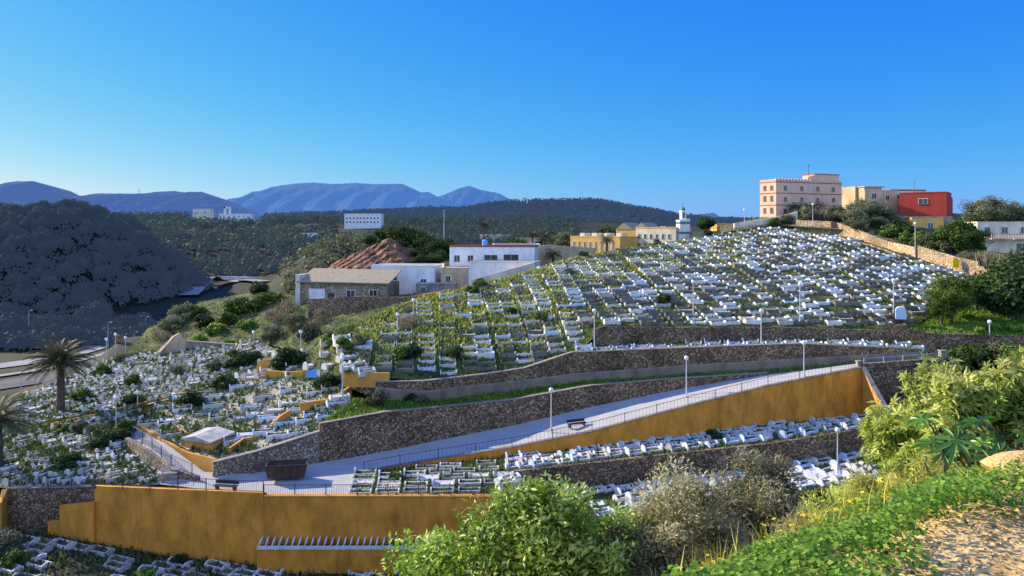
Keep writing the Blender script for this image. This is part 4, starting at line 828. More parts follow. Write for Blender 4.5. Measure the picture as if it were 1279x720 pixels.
t = empty('minaret', PZ(850, 220, -4.0), R(9), label='slim white square minaret with green bands and lantern', cat='minaret')
mb = MB(); mb.box(0, 3.1, 0, 3.1, -3, 6.2); mb.build('shaft', 'wall white', t)
for z in (2.2, 5.2):
    mb = MB(); mb.box(-.04, 3.14, -.04, 3.14, z, z + .7); mb.build('mosaic_band', 'mosaic green', t)
mb = MB(); mb.box(-.15, 3.25, -.15, 3.25, 6.203, 6.45)
for k in range(5): mb.box(-.1 + k * .7, .25 + k * .7, -.12, .1, 6.453, 6.85)
mb.build('battlements', 'wall white', t)
mb = MB(); mb.box(.8, 2.3, .8, 2.3, 6.453, 9.4); l_ = mb.build('lantern', 'wall white', t)
mb = MB(); mb.box(1.15, 1.95, .76, .797, 6.9, 8.7); mb.build('opening', 'mosaic green', l_)
mb = MB(); mb.tube([(1.55, 1.55, 9.4), (1.55, 1.55, 9.8), (1.55, 1.55, 10.3), (1.55, 1.55, 10.5)], [.8, .75, .35, .05], 10); mb.build('dome', 'mosaic green', t, smooth=True)
mb = MB(); mb.tube([(1.55, 1.55, 10.4), (1.55, 1.55, 12)], [.06, .03], 5); mb.build('finial', 'metal dark', t)
# white houses above the cemetery
t = building('house', 'white two storey house with red roof edge and windows', 'house', 562, 150, -11.5, -7, 17.5, 9, 7.6, 'wall white', [(1.0, 4.7, 1.1, 1.2), (3.8, 4.7, 1.1, 1.2), (7.2, 4.0, 2.7, 2.0), (11.2, 4.3, 3.0, 1.8)], [(2, 4.6, 1.0, 1.3), (5.5, 4.6, 1.0, 1.3)], parapet=.35, trim='trim red')
t2 = building('house', 'pale annex with bare rough wall in front of the white house', 'house', 586, 143, -11.6, -14, 13, 6, 4.9, 'wall white', [], parapet=.2, trim='wall cream')
building('house', 'tan stepped annex with a small dark window', 'house', 551, 143.5, -12.4, -5, 6.0, 6, 4.4, 'wall tan', [(1.0, 2.0, .9, 1.0)], parapet=.2)
t = building('house', 'white cubic house with small windows and blank facade', 'house', 464, 146, -13.4, -8, 13, 8, 5.8, 'wall white', [(4.0, 2.6, 1.3, 1.0), (10.2, 2.4, 1.1, .9)], parapet=.2)
building('shed', 'low grey lean-to attached below the white cubic house', 'shed', 520, 141, -13.0, -4, 7.5, 4, 2.2, 'wall grey', [(1, .9, .8, .7)], parapet=.15)
building('shed', 'small pale shed with ribbed doors between the white houses', 'shed', 535, 148, -12.6, 0, 4.5, 4, 3.3, 'wall cream', [], parapet=.15, doors=[(1.0, 0, 2.2, 1.9)])
t = building('ruin', 'old stone building with sagging tan sloping roof', 'ruined house', 374, 138, -14.2, -10, 17.5, 6.5, 4.0, 'rubble stone light', [(9.5, 1.4, 1.6, 1.2), (14, 1.7, 1.4, 1.0)], parapet=0, doors=[(5.8, .0, 1.2, 2.0)])
mb = MB(); mb.add([(-.3, -.5, 4.0), (17.9, -.5, 3.85), (17.9, 6.7, 5.9), (-.3, 6.7, 6.1), (-.3, -.5, 4.2), (17.9, -.5, 4.05), (17.9, 6.7, 6.1), (-.3, 6.7, 6.3)], [(0, 3, 2, 1), (4, 5, 6, 7), (0, 1, 5, 4), (1, 2, 6, 5), (2, 3, 7, 6), (3, 0, 4, 7)]); mb.build('pitched_roof', 'roof tan', t)
mb = MB(); mb.box(-.6, .3, -.35, 6.6, -3, 5.4); mb.build('gable_wall', 'cream wash', t)
mb = MB(); mb.box(2.0, 5.2, -.06, -.01, .0, 2.8); mb.build('whitewashed_panel', 'wall white', t)
wall('yard_wall', 'long plain tan wall behind the white house', 'wall', [(652, 309, 325, 158), (690, 306, 322, 163), (745, 310, 321, 168)], 'wall tan')
wall('yard_wall', 'white slanting yard wall in front of the white house', 'wall', [(589, 350, 357, 139), (635, 337, 352, 138), (668, 328, 342, 139)], 'wall cream')
# far buildings
building('barracks', 'long white building with rows of windows before the far hill', 'building', 430.5, 650, 3.0, -3, 33, 10, 9.0, 'wall white', [(1.6 + k * 3.1, z, 1.3, 1.5) for k in range(10) for z in (1.5, 5.0)], parapet=.8)
building('fort', 'pale yellow fortlike building on the far left ridge', 'building', 241, 880, 14.5, 0, 21, 10, 7.5, 'wall cream', [(3, 3, 1.5, 1.5), (14, 3, 1.5, 1.5)], parapet=1.0)
t = building('fort', 'white building with arch tower on the far left ridge', 'building', 273, 880, 12.5, 0, 40, 10, 4.0, 'wall white', [(6 + k * 6, 1, 1.5, 1.5) for k in range(5)], parapet=.6)
mb = MB(); mb.box(6, 8, 1, 4, 4.7, 13); mb.box(12, 14, 1, 4, 4.7, 11); mb.box(6, 14, 1, 4, 11, 13.2); mb.build('tower', 'wall white', t)
for i, (px, Y, zb, W_, H_, m, l) in enumerate([(355, 700, -1, 40, 5, 'wall cream', 'low cream hangar in the middle distance'), (375, 560, -9, 16, 5, 'wall white', 'small white house among the distant trees'), (392, 420, -17, 7, 3, 'wall white', 'tiny white hut in the dark valley trees'),
        (276, 400, -31.5, 16, 4.5, 'wall white', 'white tent-like shed by the valley road'), (300, 395, -32, 13, 5, 'wall cream', 'cream shed right of the white valley shed'), (255, 430, -30, 9, 3.5, 'wall grey', 'grey shed by the valley road'),
        (600, 420, -9, 18, 5, 'wall cream', 'cream building behind the village trees'), (645, 350, -9, 15, 4, 'wall tan', 'tan house below the forest ridge'), (668, 300, -11, 14, 4.2, 'wall white', 'low white house left of the yellow block'), (640, 290, -10, 8, 4, 'wall cream', 'cream cube house left of the yellow block'),
        (700, 330, -9, 14, 5, 'wall tan', 'tan house half hidden behind a leafy tree'), (618, 205, -8, 13, 3.2, 'wall white', 'white house with blue shade behind the red edged roof'), (925, 330, -3, 12, 4, 'wall tan', 'tan house on the crest behind the graves'), (780, 1290, 37, 14, 6, 'wall tan', 'tiny building on the forest ridge')]):
    building('house', l, 'house', px, Y, zb, (i * 7) % 13 - 6, W_, 6, H_, m, [(W_ * .2, H_ * .4, 1.1, 1.1), (W_ * .6, H_ * .4, 1.1, 1.1)], parapet=.3)
t = empty('water_tank', P(606, 302, 152), label='small blue and white roof tank on the white house', cat='tank'); mb = MB(); mb.tube([(0, 0, -1.2), (0, 0, .2), (0, 0, .45)], [.6, .6, .25], 10); mb.build('tank_body', 'tarp blue', t)
for px, top, bot, Y in [(555, 262, 292, 420), (659, 241, 252, 1290), (727, 240, 247, 1290), (745, 237, 247, 1290), (174, 236, 245, 4250)]:
    p = P(px, bot, Y); h = (bot - top) * Y / F; k = Y / 420.0; mb = MB(); mb.tube([(0, 0, -3), (0, 0, h)], [.25 * k, .1 * k], 5)
    for z in (.6, .8, .95): mb.tube([(-.8 * k, 0, h * z), (.8 * k, 0, h * z)], .08 * k, 4)
    o = mb.build('mast', 'lamp pole', label={555: 'thin pale radio mast in front of the dark hill', 659: 'mast on the forest ridge above the white house', 727: 'left of two masts on the ridge top', 745: 'right mast on the highest ridge top', 174: 'tiny mast on the blue mountain'}[px], cat='mast'); o.location = p

# red cliff
g_ = random.Random(5); V = []; nx, ny = 60, 22
xs = [385, 400, 430, 460, 487, 520, 545]; tp = [346, 338, 322, 309, 297, 314, 335]
for j in range(ny):
    for i in range(nx):
        px = 378 + (550 - 378) * i / (nx - 1); ty = np.interp(px, xs, tp) + (g_.random() - .5) * 1.5; k = j / (ny - 1)
        py = ty + (352 - ty) * (1 - k); Y = 232 + 16 * k + (g_.random() - .5) * .9 + 1.3 * math.sin(i * .35 + j * .2) + .8 * math.sin(i * .9 - j * .7) * math.sin(j * 1.1)
        V.append(P(px, py, Y))
mb = MB(); mb.add(V, [(j * nx + i, j * nx + i + 1, (j + 1) * nx + i + 1, (j + 1) * nx + i) for j in range(ny - 1) for i in range(nx - 1)])
mb.build('cliff', 'red rock', kind='structure')

# ------------------------------------------------------------------ vegetation kit
def trunk_mb(h, r, limbs, spread, seed, lean=.1):
    g = random.Random(seed); mb = MB(); top = Vector(((g.random() - .5) * h * lean, (g.random() - .5) * h * lean, h))
    m1 = top * .5 + Vector(((g.random() - .5) * r * 3, (g.random() - .5) * r * 3, 0)); m1.z = h * .5
    mb.tube([(0, 0, -.5), (0, 0, 0), m1, top], [r * 1.35, r, r * .75, r * .5], 7)
    for i in range(limbs):
        a = 2 * PI * i / limbs + g.random(); st = m1.lerp(top, .2 + .75 * g.random()); e = st + Vector((math.cos(a) * spread, math.sin(a) * spread, spread * (.4 + .7 * g.random())))
        mb.tube([st, st.lerp(e, .5) + Vector((0, 0, spread * .12)), e], [r * .4, r * .27, r * .1], 5)
    return mb
KIT = {}
def kit(name, n, rx, rz, k, cz, size, m, T=None, trunk=None, bark='bark', cr=.42, up=.5, limbs=5, wdt=.7):
    g = np.random.default_rng(len(KIT) + 3)
    KIT[name] = (crown('crown', n, rx, rx, rz, k, cz, size, T or T_leaf(wdt, .1), m, cr, up, g), trunk_mb(trunk[0], trunk[1], limbs, rx * .6, len(KIT)).mesh('trunk', [bark]) if trunk else None)
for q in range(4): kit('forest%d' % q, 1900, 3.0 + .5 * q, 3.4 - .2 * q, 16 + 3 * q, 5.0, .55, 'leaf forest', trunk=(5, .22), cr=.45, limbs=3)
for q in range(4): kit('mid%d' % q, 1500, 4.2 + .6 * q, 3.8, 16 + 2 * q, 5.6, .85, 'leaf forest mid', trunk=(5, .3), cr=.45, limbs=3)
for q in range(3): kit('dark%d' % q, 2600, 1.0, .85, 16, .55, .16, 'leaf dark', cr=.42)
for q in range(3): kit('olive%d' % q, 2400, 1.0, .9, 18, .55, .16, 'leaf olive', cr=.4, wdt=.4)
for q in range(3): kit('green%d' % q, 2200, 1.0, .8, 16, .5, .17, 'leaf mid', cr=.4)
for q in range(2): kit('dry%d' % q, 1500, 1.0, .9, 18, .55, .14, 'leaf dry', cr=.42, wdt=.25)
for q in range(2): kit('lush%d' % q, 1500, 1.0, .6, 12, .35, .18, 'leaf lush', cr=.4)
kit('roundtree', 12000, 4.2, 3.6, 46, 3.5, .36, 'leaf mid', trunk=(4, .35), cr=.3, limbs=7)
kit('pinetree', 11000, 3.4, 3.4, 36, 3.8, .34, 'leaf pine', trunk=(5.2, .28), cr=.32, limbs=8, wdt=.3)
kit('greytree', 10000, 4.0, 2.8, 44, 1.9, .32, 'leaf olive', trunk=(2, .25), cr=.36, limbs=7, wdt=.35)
kit('fardark', 6000, 3.8, 3.4, 34, 3.0, .40, 'leaf dark', trunk=(3.0, .3), cr=.42)
def plant(kind, p, s, label=None, cat='shrub', name='shrub', group=None, sz=None, rz=None, part='crown'):
    c, tr = KIT[kind]; t = empty(name, p, rnd.random() * 6.28 if rz is None else rz, label=label, cat=cat, group=group)
    t.scale = (s, s, sz if sz else s)
    link('foliage' if tr is None else 'crown', c, t)
    if tr: link('trunk', tr, t)
    return t

# forest on the left hill
for i in range(30):
    px = -20 + i * 7.2; Y = 226 + rnd.uniform(-6, 12) + (14 if 95 < px < 160 else 0); X = (px - 640) / F * Y; plant('forest%d' % (i % 4), (X, Y, gz(X, Y) - .5), rnd.uniform(.8, 1.25), 'dark tree standing along the foot of the left hill', 'tree', 'forest_tree', 'trees along the foot of the hill')
cnt = 0; tries = 0; used = []
while cnt < 175 and tries < 6000:
    tries += 1; X = rnd.uniform(-330, -120); Y = rnd.uniform(236, 372); h = float(hill_h(np.array([X]), np.array([Y]))[0])
    if h < -35.5: continue
    z = gz(X, Y); x, y = pix((X, Y, z))
    if x < -25 or x > 265 or (Y > 345 and h < -5): continue
    if any((X - a) ** 2 + (Y - b) ** 2 < 20 for a, b in used): continue
    used.append((X, Y)); plant('forest%d' % rnd.randrange(4), (X, Y, z - .5), rnd.uniform(.8, 1.2), 'dark bushy tree in the wood covering the left hill', 'tree', 'forest_tree', 'trees on the wooded left hill'); cnt += 1
# mid-distance trees
cnt = 0; used = []; tries = 0
while cnt < 120 and tries < 6000:
    tries += 1; Y = math.exp(rnd.uniform(math.log(300), math.log(760))); px = rnd.uniform(170, 720); X = (px - 640) / F * Y
    if px > 550 and Y < 380: continue
    if 420 < px < 490 and 520 < Y < 660: continue
    if 245 < px < 345 and Y < 450: continue
    if 385 < px < 520 and Y < 330 : continue
    z = gz(X, Y)
    if any((X - a) ** 2 + (Y - b) ** 2 < 55 for a, b in used): continue
    used.append((X, Y)); plant('mid%d' % rnd.randrange(4), (X, Y, z - .5), rnd.uniform(.75, 1.2) , 'grey green tree in the middle distance woods', 'tree', 'woodland_tree', 'trees of the middle distance woods'); cnt += 1
# far woods: one mass each
def mass(name, label, n, xr, yr, size, m, h0=4, filt=None, per=10, lo=.5):
    pts = []
    while len(pts) < n:
        Y = math.exp(rnd.uniform(math.log(yr[0]), math.log(yr[1]))); px = rnd.uniform(*xr); X = (px - 640) / F * Y
        if filt and not filt(px, Y): continue
        pts.append((X, Y, gz(X, Y)))
    pts = np.array(pts); s = lo + rng.random(n) * .9
    q = np.repeat(pts, per, 0); o = norm(rng.normal(size=(n * per, 3))); o[:, 2] = np.abs(o[:, 2]); sr = np.repeat(s, per)[:, None]
    q = q + o * sr * np.array([h0 * .62, h0 * .62, h0]) + np.array([0, 0, .5]) * sr * h0
    link(name, leafmesh(name, q, o + .3 * rng.normal(size=o.shape), (size * (.7 + .6 * rng.random(n * per))), T_quad(.9), m, np.clip(.3 + .3 * o[:, 2] + .25 * (rng.random(n * per) - .5) + np.repeat(.3 * (rng.random(n) - .5), per), 0, 1)), kind='stuff', label=label, cat='wood')  # crown tops tinted paler, painted light from above
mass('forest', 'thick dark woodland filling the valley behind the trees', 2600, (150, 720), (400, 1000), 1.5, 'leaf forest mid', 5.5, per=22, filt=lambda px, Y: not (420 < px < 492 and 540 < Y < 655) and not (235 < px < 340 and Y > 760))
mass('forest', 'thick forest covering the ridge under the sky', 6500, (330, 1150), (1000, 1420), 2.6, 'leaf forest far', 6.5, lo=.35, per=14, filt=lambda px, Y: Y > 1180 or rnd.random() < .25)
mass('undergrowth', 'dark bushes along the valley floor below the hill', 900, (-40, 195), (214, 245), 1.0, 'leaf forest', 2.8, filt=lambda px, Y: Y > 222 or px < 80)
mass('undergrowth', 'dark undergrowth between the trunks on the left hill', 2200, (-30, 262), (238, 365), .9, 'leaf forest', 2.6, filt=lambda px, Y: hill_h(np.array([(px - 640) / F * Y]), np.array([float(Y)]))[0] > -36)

mass('scrub', 'olive scrub on the mound beside the red cliff', 420, (352, 470), (222, 300), .8, 'leaf olive', 2.4)
mass('scrub', 'dark scrub on the slope behind the red cliff', 500, (470, 560), (245, 320), .9, 'leaf dark', 3.4)
# dark trees above the cliff and behind the village
for i, (px, py, Y, s) in enumerate([(478, 296, 262, .9), (492, 297, 258, 1.0), (505, 300, 256, 1.1), (518, 304, 255, 1.15), (530, 311, 252, 1.2), (545, 318, 248, 1.2), (500, 310, 250, .8), (530, 325, 246, 1.1), (548, 332, 240, 1.1), (462, 302, 270, .7), (560, 314, 255, 1.0), (525, 333, 238, .9)]):
    plant('fardark', P(px, py + 6, Y), s, 'dark round evergreen above the red cliff', 'tree', 'evergreen_tree', 'evergreens above the red cliff')
for i, (px, py, Y, s, k, l) in enumerate([(703, 306, 262, 1.45, 'greytree', 'large grey green tree left of the yellow block'), (580, 300, 300, .9, 'greytree', 'grey tree behind the white house'), (625, 300, 290, .9, 'greytree', 'grey tree right of the small palm'), (640, 302, 320, 1.0, 'fardark', 'dark tree beyond the white house roof'),
        (760, 292, 300, 1.3, 'fardark', 'dark tree behind the yellow block'), (745, 290, 330, 1.4, 'greytree', 'grey tree mass above the yellow block'), (775, 290, 330, 1.1, 'fardark', 'dark tree right above the yellow block'), (722, 290, 340, 1.2, 'greytree', 'grey tree between yellow block and ridge'), (882, 297, 205, .55, 'fardark', 'small dark tree right of the minaret'), (655, 312, 200, .5, 'fardark', 'small dark tree behind the long tan wall'),
        (590, 300, 210, .8, 'greytree', 'grey tree at the back of the white house'), (612, 300, 240, 1.0, 'greytree', 'wide grey tree behind the roof tank'), (650, 300, 250, 1.0, 'fardark', 'dark tree left of the low white house'), (672, 300, 260, .9, 'greytree', 'grey tree over the low white house'), (690, 300, 280, 1.2, 'fardark', 'dark tree behind the large grey tree'), (735, 290, 290, 1.1, 'fardark', 'dark tree over the yellow block middle'), (800, 290, 290, 1.0, 'greytree', 'grey tree over the cream building'), (560, 310, 215, .9, 'greytree', 'grey tree left of the white house'), (830, 292, 280, .9, 'fardark', 'dark tree behind the grey annex'), (905, 290, 260, .9, 'greytree', 'grey tree behind the small tan house'),
        (1196, 312, 141, .98, 'roundtree', 'large round bright green tree below the red house'), (1235, 268, 172, 1.5, 'greytree', 'wide grey green tree at the upper right skyline'), (1262, 268, 172, 1.3, 'greytree', 'grey tree at the right edge of the skyline'), (1082, 276, 170, .95, 'greytree', 'grey bushy tree between pink and red houses'),
        (1098, 284, 164, .6, 'greytree', 'smaller grey bush left of the garage bays'), (1058, 277, 172, .6, 'greytree', 'grey bush right of the pink block'), (1190, 402, 109, .95, 'pinetree', 'bright green pine at the end of the terraces'), (1176, 405, 108, .6, 'pinetree', 'small pine left of the bright pine'), (1262, 395, 109, 1.25, 'fardark', 'large dark tree at the right edge'), (1240, 392, 112, .9, 'fardark', 'dark tree behind the pines'), (1222, 385, 114, .7, 'pinetree', 'pine half shaded by the dark tree'), (1285, 370, 118, 1.2, 'fardark', 'dark tree cut by the right edge'), (1228, 300, 150, .6, 'fardark', 'dark tree beside the round green tree'), (1210, 330, 137, .55, 'greytree', 'grey shrub tree under the round tree')]):
    q_ = P(px, py, Y)
    if Y < 400: q_.z = gz(q_.x, q_.y) - .2; s *= 1.15 if Y < 200 else 1.3
    plant(k, q_, s, l, 'tree', {'greytree': 'olive_tree', 'fardark': 'evergreen_tree', 'roundtree': 'round_tree', 'pinetree': 'pine_tree'}[k])

# shrubs, given by where their foot stands in the photo
SHR = [(360, 458, 3.0, 'dark0', 'big dark round shrub above the ocher wall'), (300, 458, 2.6, 'dark1', 'dark glossy shrub right of the knoll wall'), (318, 452, 1.6, 'dark2', 'small dark shrub beside the knoll wall'), (410, 484, 1.8, 'dark0', 'dark shrub beside the blue tarpaulin'), (400, 484, 1.2, 'dark1', 'low dark shrub left of the lamp'),
       (503, 449, 2.3, 'green0', 'bright rounded shrub in the grave rows, leftmost'), (514, 446, 1.9, 'dark2', 'dark shrub touching the bright rounded one'), (568, 446, 1.7, 'dark1', 'compact dark shrub among the box graves'), (676, 399, 1.5, 'green1', 'green shrub in the middle of the graves'), (829, 378, 1.6, 'dark2', 'round dark shrub in the middle of the slope'), (640, 391, 1.0, 'dark1', 'upright dark bush among white graves'),
       (430, 437, 2.0, 'green2', 'olive shrub at the left of the grave rows'), (450, 433, 1.9, 'olive0', 'grey shrub left of the first graves'), (418, 428, 1.8, 'green1', 'yellow green bush beside the grey shrub'), (506, 410, 2.0, 'dry0', 'reddish bare shrub between two lamps'), (520, 405, 1.8, 'dry1', 'second reddish bare shrub beside the lamp'),
       (470, 505, 2.1, 'olive1', 'leafy grey green shrub on the grass ledge'), (483, 497, 1.6, 'green0', 'bright leafy shrub above the ledge grass'), (500, 487, 1.5, 'olive2', 'pale shrub hanging over the retaining wall'), (530, 487, 1.8, 'olive0', 'pale shrub on the wall rim, second'), (527, 505, 1.4, 'olive1', 'yellowish shrub at the foot of the wall'), (515, 502, 1.2, 'dark2', 'dark shrub in the ledge shade'),
       (358, 395, 3.2, 'dry0', 'tall bare greyish bush left of the stone ruin'), (345, 405, 3.0, 'dry1', 'bare bush below the stone ruin'), (372, 412, 2.8, 'olive0', 'grey bush under the ruin wall'), (390, 425, 2.6, 'olive2', 'olive bush at the shaded bank'), (405, 405, 2.6, 'dry0', 'brown bush on the shaded bank'), (340, 425, 2.6, 'olive1', 'grey green bush on the knoll'),
       (230, 400, 3.4, 'olive0', 'sunlit olive tree at the knoll tip'), (215, 412, 2.8, 'olive1', 'grey shrub at the knoll tip'), (245, 395, 2.6, 'green0', 'green shrub high on the knoll'), (270, 415, 2.6, 'lush0', 'spiky bright green plant on the knoll'), (255, 408, 2.4, 'dark1', 'dark shrub on the knoll'), (300, 390, 3.4, 'green1', 'round green bush on top of the knoll'), (325, 385, 3.2, 'green2', 'bushy green top of the knoll'),
       (285, 405, 2.6, 'green0', 'yellow green bush in the knoll middle'), (310, 410, 2.4, 'lush1', 'bright green low bush on the knoll'), (345, 378, 2.4, 'green1', 'bush behind the knoll top'), (325, 365, 2.6, 'dark0', 'dark bush beyond the knoll'), (200, 425, 2.2, 'dry1', 'dry shrub over the valley'), (285, 430, 1.5, 'lush0', 'low bright bush above the long knoll wall'), (250, 424, 1.5, 'lush1', 'low bright bush above the knoll wall, left'),
       (150, 428, 1.6, 'dry0', 'dry shrub by the three spur lamps'), (152, 452, 1.6, 'olive1', 'shrub on the spur rim'), (240, 508, 1.9, 'dark2', 'dark clipped shrub on a white grave'), (128, 470, 1.8, 'green2', 'green shrub among the packed spur graves'), (103, 500, 1.7, 'green1', 'green shrub right of the palm trunk'), (165, 480, 1.5, 'green0', 'green patch shrub on the spur'), (220, 470, 1.6, 'olive2', 'grey shrub high on the spur'), (268, 465, 1.8, 'olive0', 'grey shrub below the knoll wall'), (165, 507, 1.6, 'dark1', 'dark green shrub at the kerb wall'),
       (85, 584, 1.7, 'dark0', 'dark round shrub near the left railing'), (130, 556, 1.8, 'dark1', 'dark shrub left of the pale rubble wall'), (150, 552, 1.4, 'dark2', 'dark round bush above the rubble wall'), (120, 545, 1.5, 'olive1', 'grey bush in the lower left graves'), (100, 540, 1.4, 'olive0', 'silvery bush in the lower left graves'), (78, 540, 1.2, 'green1', 'light green bush in the lower left graves'), (155, 540, 1.5, 'green2', 'green bush left of the plots'),
       (735, 555, 1.0, 'dry1', 'dry tuft plant in front of the ocher ramp wall'), (714, 556, .9, 'dark0', 'dark low bush against the ocher wall'), (892, 548, 1.3, 'dark1', 'dark bush in the strip of graves'), (667, 562, .9, 'dark2', 'small dark bush at the ocher wall'), (494, 600, 1.1, 'green0', 'leafy bush rising from a lower grave'),
       (955, 372, .0, 'green0', ''), (1110, 397, 1.4, 'dry1', 'dry bush by the domed tomb'), (1012, 362, 1.2, 'dry0', 'brown bush among the upper graves'), (1210, 398, 1.2, 'lush0', 'low bright bush on the shaded bank'), (1240, 412, 1.8, 'lush1', 'bright green growth above the bank wall'), (1265, 414, 2.0, 'lush0', 'bright green growth at the right edge'), (1222, 414, 1.4, 'lush1', 'bright green growth near the pines'),
       (955, 337, 1.4, 'olive0', 'olive shrub among the top graves'), (1120, 310, 1.8, 'green2', 'yellowish shrub over the golden wall'), (1130, 316, 1.5, 'dry0', 'orange brown shrub near the wall lamp'), (1095, 296, 2.0, 'dark1', 'dark shrub behind the golden wall'), (1075, 290, 1.7, 'olive0', 'grey shrub behind the golden wall'), (1165, 322, 1.8, 'green1', 'green shrub under the round tree'), (1155, 312, 1.8, 'olive2', 'grey shrub under the round tree'), (1138, 300, 2.0, 'dark2', 'dark shrub below the yellow walled house'),
       (985, 280, 1.6, 'olive1', 'grey shrub below the pink block'), (1010, 276, 2.2, 'olive0', 'tall reedy grey shrub under the pink block'), (1030, 276, 2.4, 'dry1', 'dry reedy shrub under the pink block'), (1045, 276, 2.4, 'olive2', 'grey shrub right of the hilltop lamp'), (968, 281, 1.3, 'green0', 'green shrub on the crest wall end'), (1012, 285, 1.0, 'green2', 'small shrub by the hilltop wall'),
       (1000, 272, 2.6, 'olive1', 'grey green bush under the pink block front'), (1022, 272, 2.8, 'dry0', 'tall reedy bush under the pink block'), (1065, 284, 2.8, 'olive2', 'thick grey bush right of the red door'), (1075, 274, 3.2, 'olive0', 'large feathery grey bush between houses'), (1090, 276, 3.4, 'olive1', 'large grey bush before the stepped house'), (1105, 282, 2.8, 'olive2', 'grey bush left of the garage bays'), (1125, 292, 2.0, 'dark1', 'dark bush under the garage bays'), (1140, 306, 2.2, 'green1', 'green bush behind the wall lamp'), (1175, 318, 2.2, 'olive0', 'grey bush left below the round tree'), (1110, 296, 2.0, 'green2', 'green bush behind the golden wall'),
       (1205, 300, 2.6, 'dark0', 'dark bush joined to the round tree'), (1215, 318, 2.2, 'green0', 'green bush right below the round tree'), (1230, 285, 2.6, 'dark2', 'dark bush left of the pale house'), (1250, 268, 3.0, 'olive1', 'grey bush on the skyline at right'), (1225, 262, 3.2, 'olive2', 'bare grey bush on the skyline'), (1270, 266, 3.0, 'dark0', 'dark bush at the skyline edge'),
       (1150, 268, 2.2, 'dark0', 'dark hedge in front of the red house, left'), (1170, 268, 2.4, 'dark2', 'dark hedge in front of the red house, right'),
       (440, 368, 1.8, 'dry0', 'brown scrub before the ruin facade'), (400, 368, 1.6, 'dry1', 'scrub at the ruin whitewashed wall'), (475, 366, 2.0, 'dry0', 'brown scrub at the right of the ruin'), (590, 366, 1.6, 'green1', 'shrub on the rim below the white house'), (600, 358, 1.8, 'green0', 'green shrub below the slanting yard wall'), (560, 352, 1.8, 'green2', 'bush at the tan annex'), (710, 342, 1.2, 'olive1', 'grey shrub near the yellow wall'), (692, 325, 1.8, 'dark1', 'dark shrub before the long tan wall'), (715, 322, 1.5, 'dark2', 'second dark shrub before the tan wall'), (730, 321, 1.4, 'dark0', 'upright dark shrub at the wall end'),
       (800, 308, 1.6, 'dry0', 'dry bush on the crest before the cream building'), (770, 312, 1.6, 'dry1', 'dry bush on the crest, left'), (885, 294, 1.6, 'dark1', 'dark shrub at the minaret foot'), (820, 306, 1.5, 'olive2', 'olive bush on the crest'), (925, 288, 1.3, 'olive0', 'low grey bush on the crest'),
       (1205, 452, 3.0, 'green1', 'bush below the bank wall, left'), (1225, 458, 3.2, 'dark1', 'dark bush below the bank wall'), (1245, 454, 3.2, 'olive2', 'olive bush below the bank wall'), (1268, 458, 3.2, 'green2', 'green bush below the bank wall, right'), (1190, 470, 2.6, 'dark2', 'dark bush at the end of the parapet'), (1215, 446, 2.4, 'green0', 'bush touching the bank wall'), (1255, 447, 2.6, 'green1', 'rounded bush touching the bank wall'), (1140, 480, 2.2, 'dark0', 'dark bush on the bank under the parapet'), (1120, 500, 2.2, 'dark1', 'dark bush beside the wing wall'), (1160, 500, 2.6, 'dark2', 'large dark bush under the parapet'),
       (283, 483, 1.7, 'dark1', 'dark shrub at the back of the family plots'), (272, 484, 1.2, 'green1', 'green shrub at the back of the family plots'), (447, 497, 1.5, 'dark2', 'dark shrub under the end of the ocher wall'), (455, 492, 1.4, 'green0', 'green shrub under the end of the ocher wall'),
       (5, 690, 2.2, 'olive1', 'grassy shrub in the lower left corner'), (20, 706, 1.6, 'green0', 'green bush in the lower left corner'), (180, 722, 1.2, 'lush0', 'bright bush among the lowest graves'), (2, 620, 1.0, 'dark1', 'green bush at the ocher wall end'), (225, 706, 1.0, 'dark2', 'dark bush among the lowest graves')]
for px, py, r, k, l in SHR:
    if r <= 0: continue
    p = hit(px, py); p.z -= .15 * r; plant(k, p, r * (.78 if px < 960 or py > 330 else 1.25) * (1.12 if px < 420 else 1), l)
# reeds at the right edge
for i in range(9):
    p = hit(1228 + i * 8, 336 + i * 2); n = 260; a = rng.random(n) * 6.28; r_ = rng.random(n) ** .5 * 1.6
    pos = np.stack([r_ * np.cos(a), r_ * np.sin(a), np.zeros(n)], 1); al = np.stack([.15 * rng.normal(size=n), .15 * rng.normal(size=n), np.ones(n)], 1)
    nr = rng.normal(size=(n, 3)); nr[:, 2] *= .1
    o = link('reed_clump', leafmesh('reed_clump', pos, nr, 2.2 + 1.6 * rng.random(n), T_blade(.03, .12), 'leaf reed', along=al), label='tall tan reeds behind the golden stone wall', cat='reeds', group='tan reed clumps at the right edge'); o.location = p

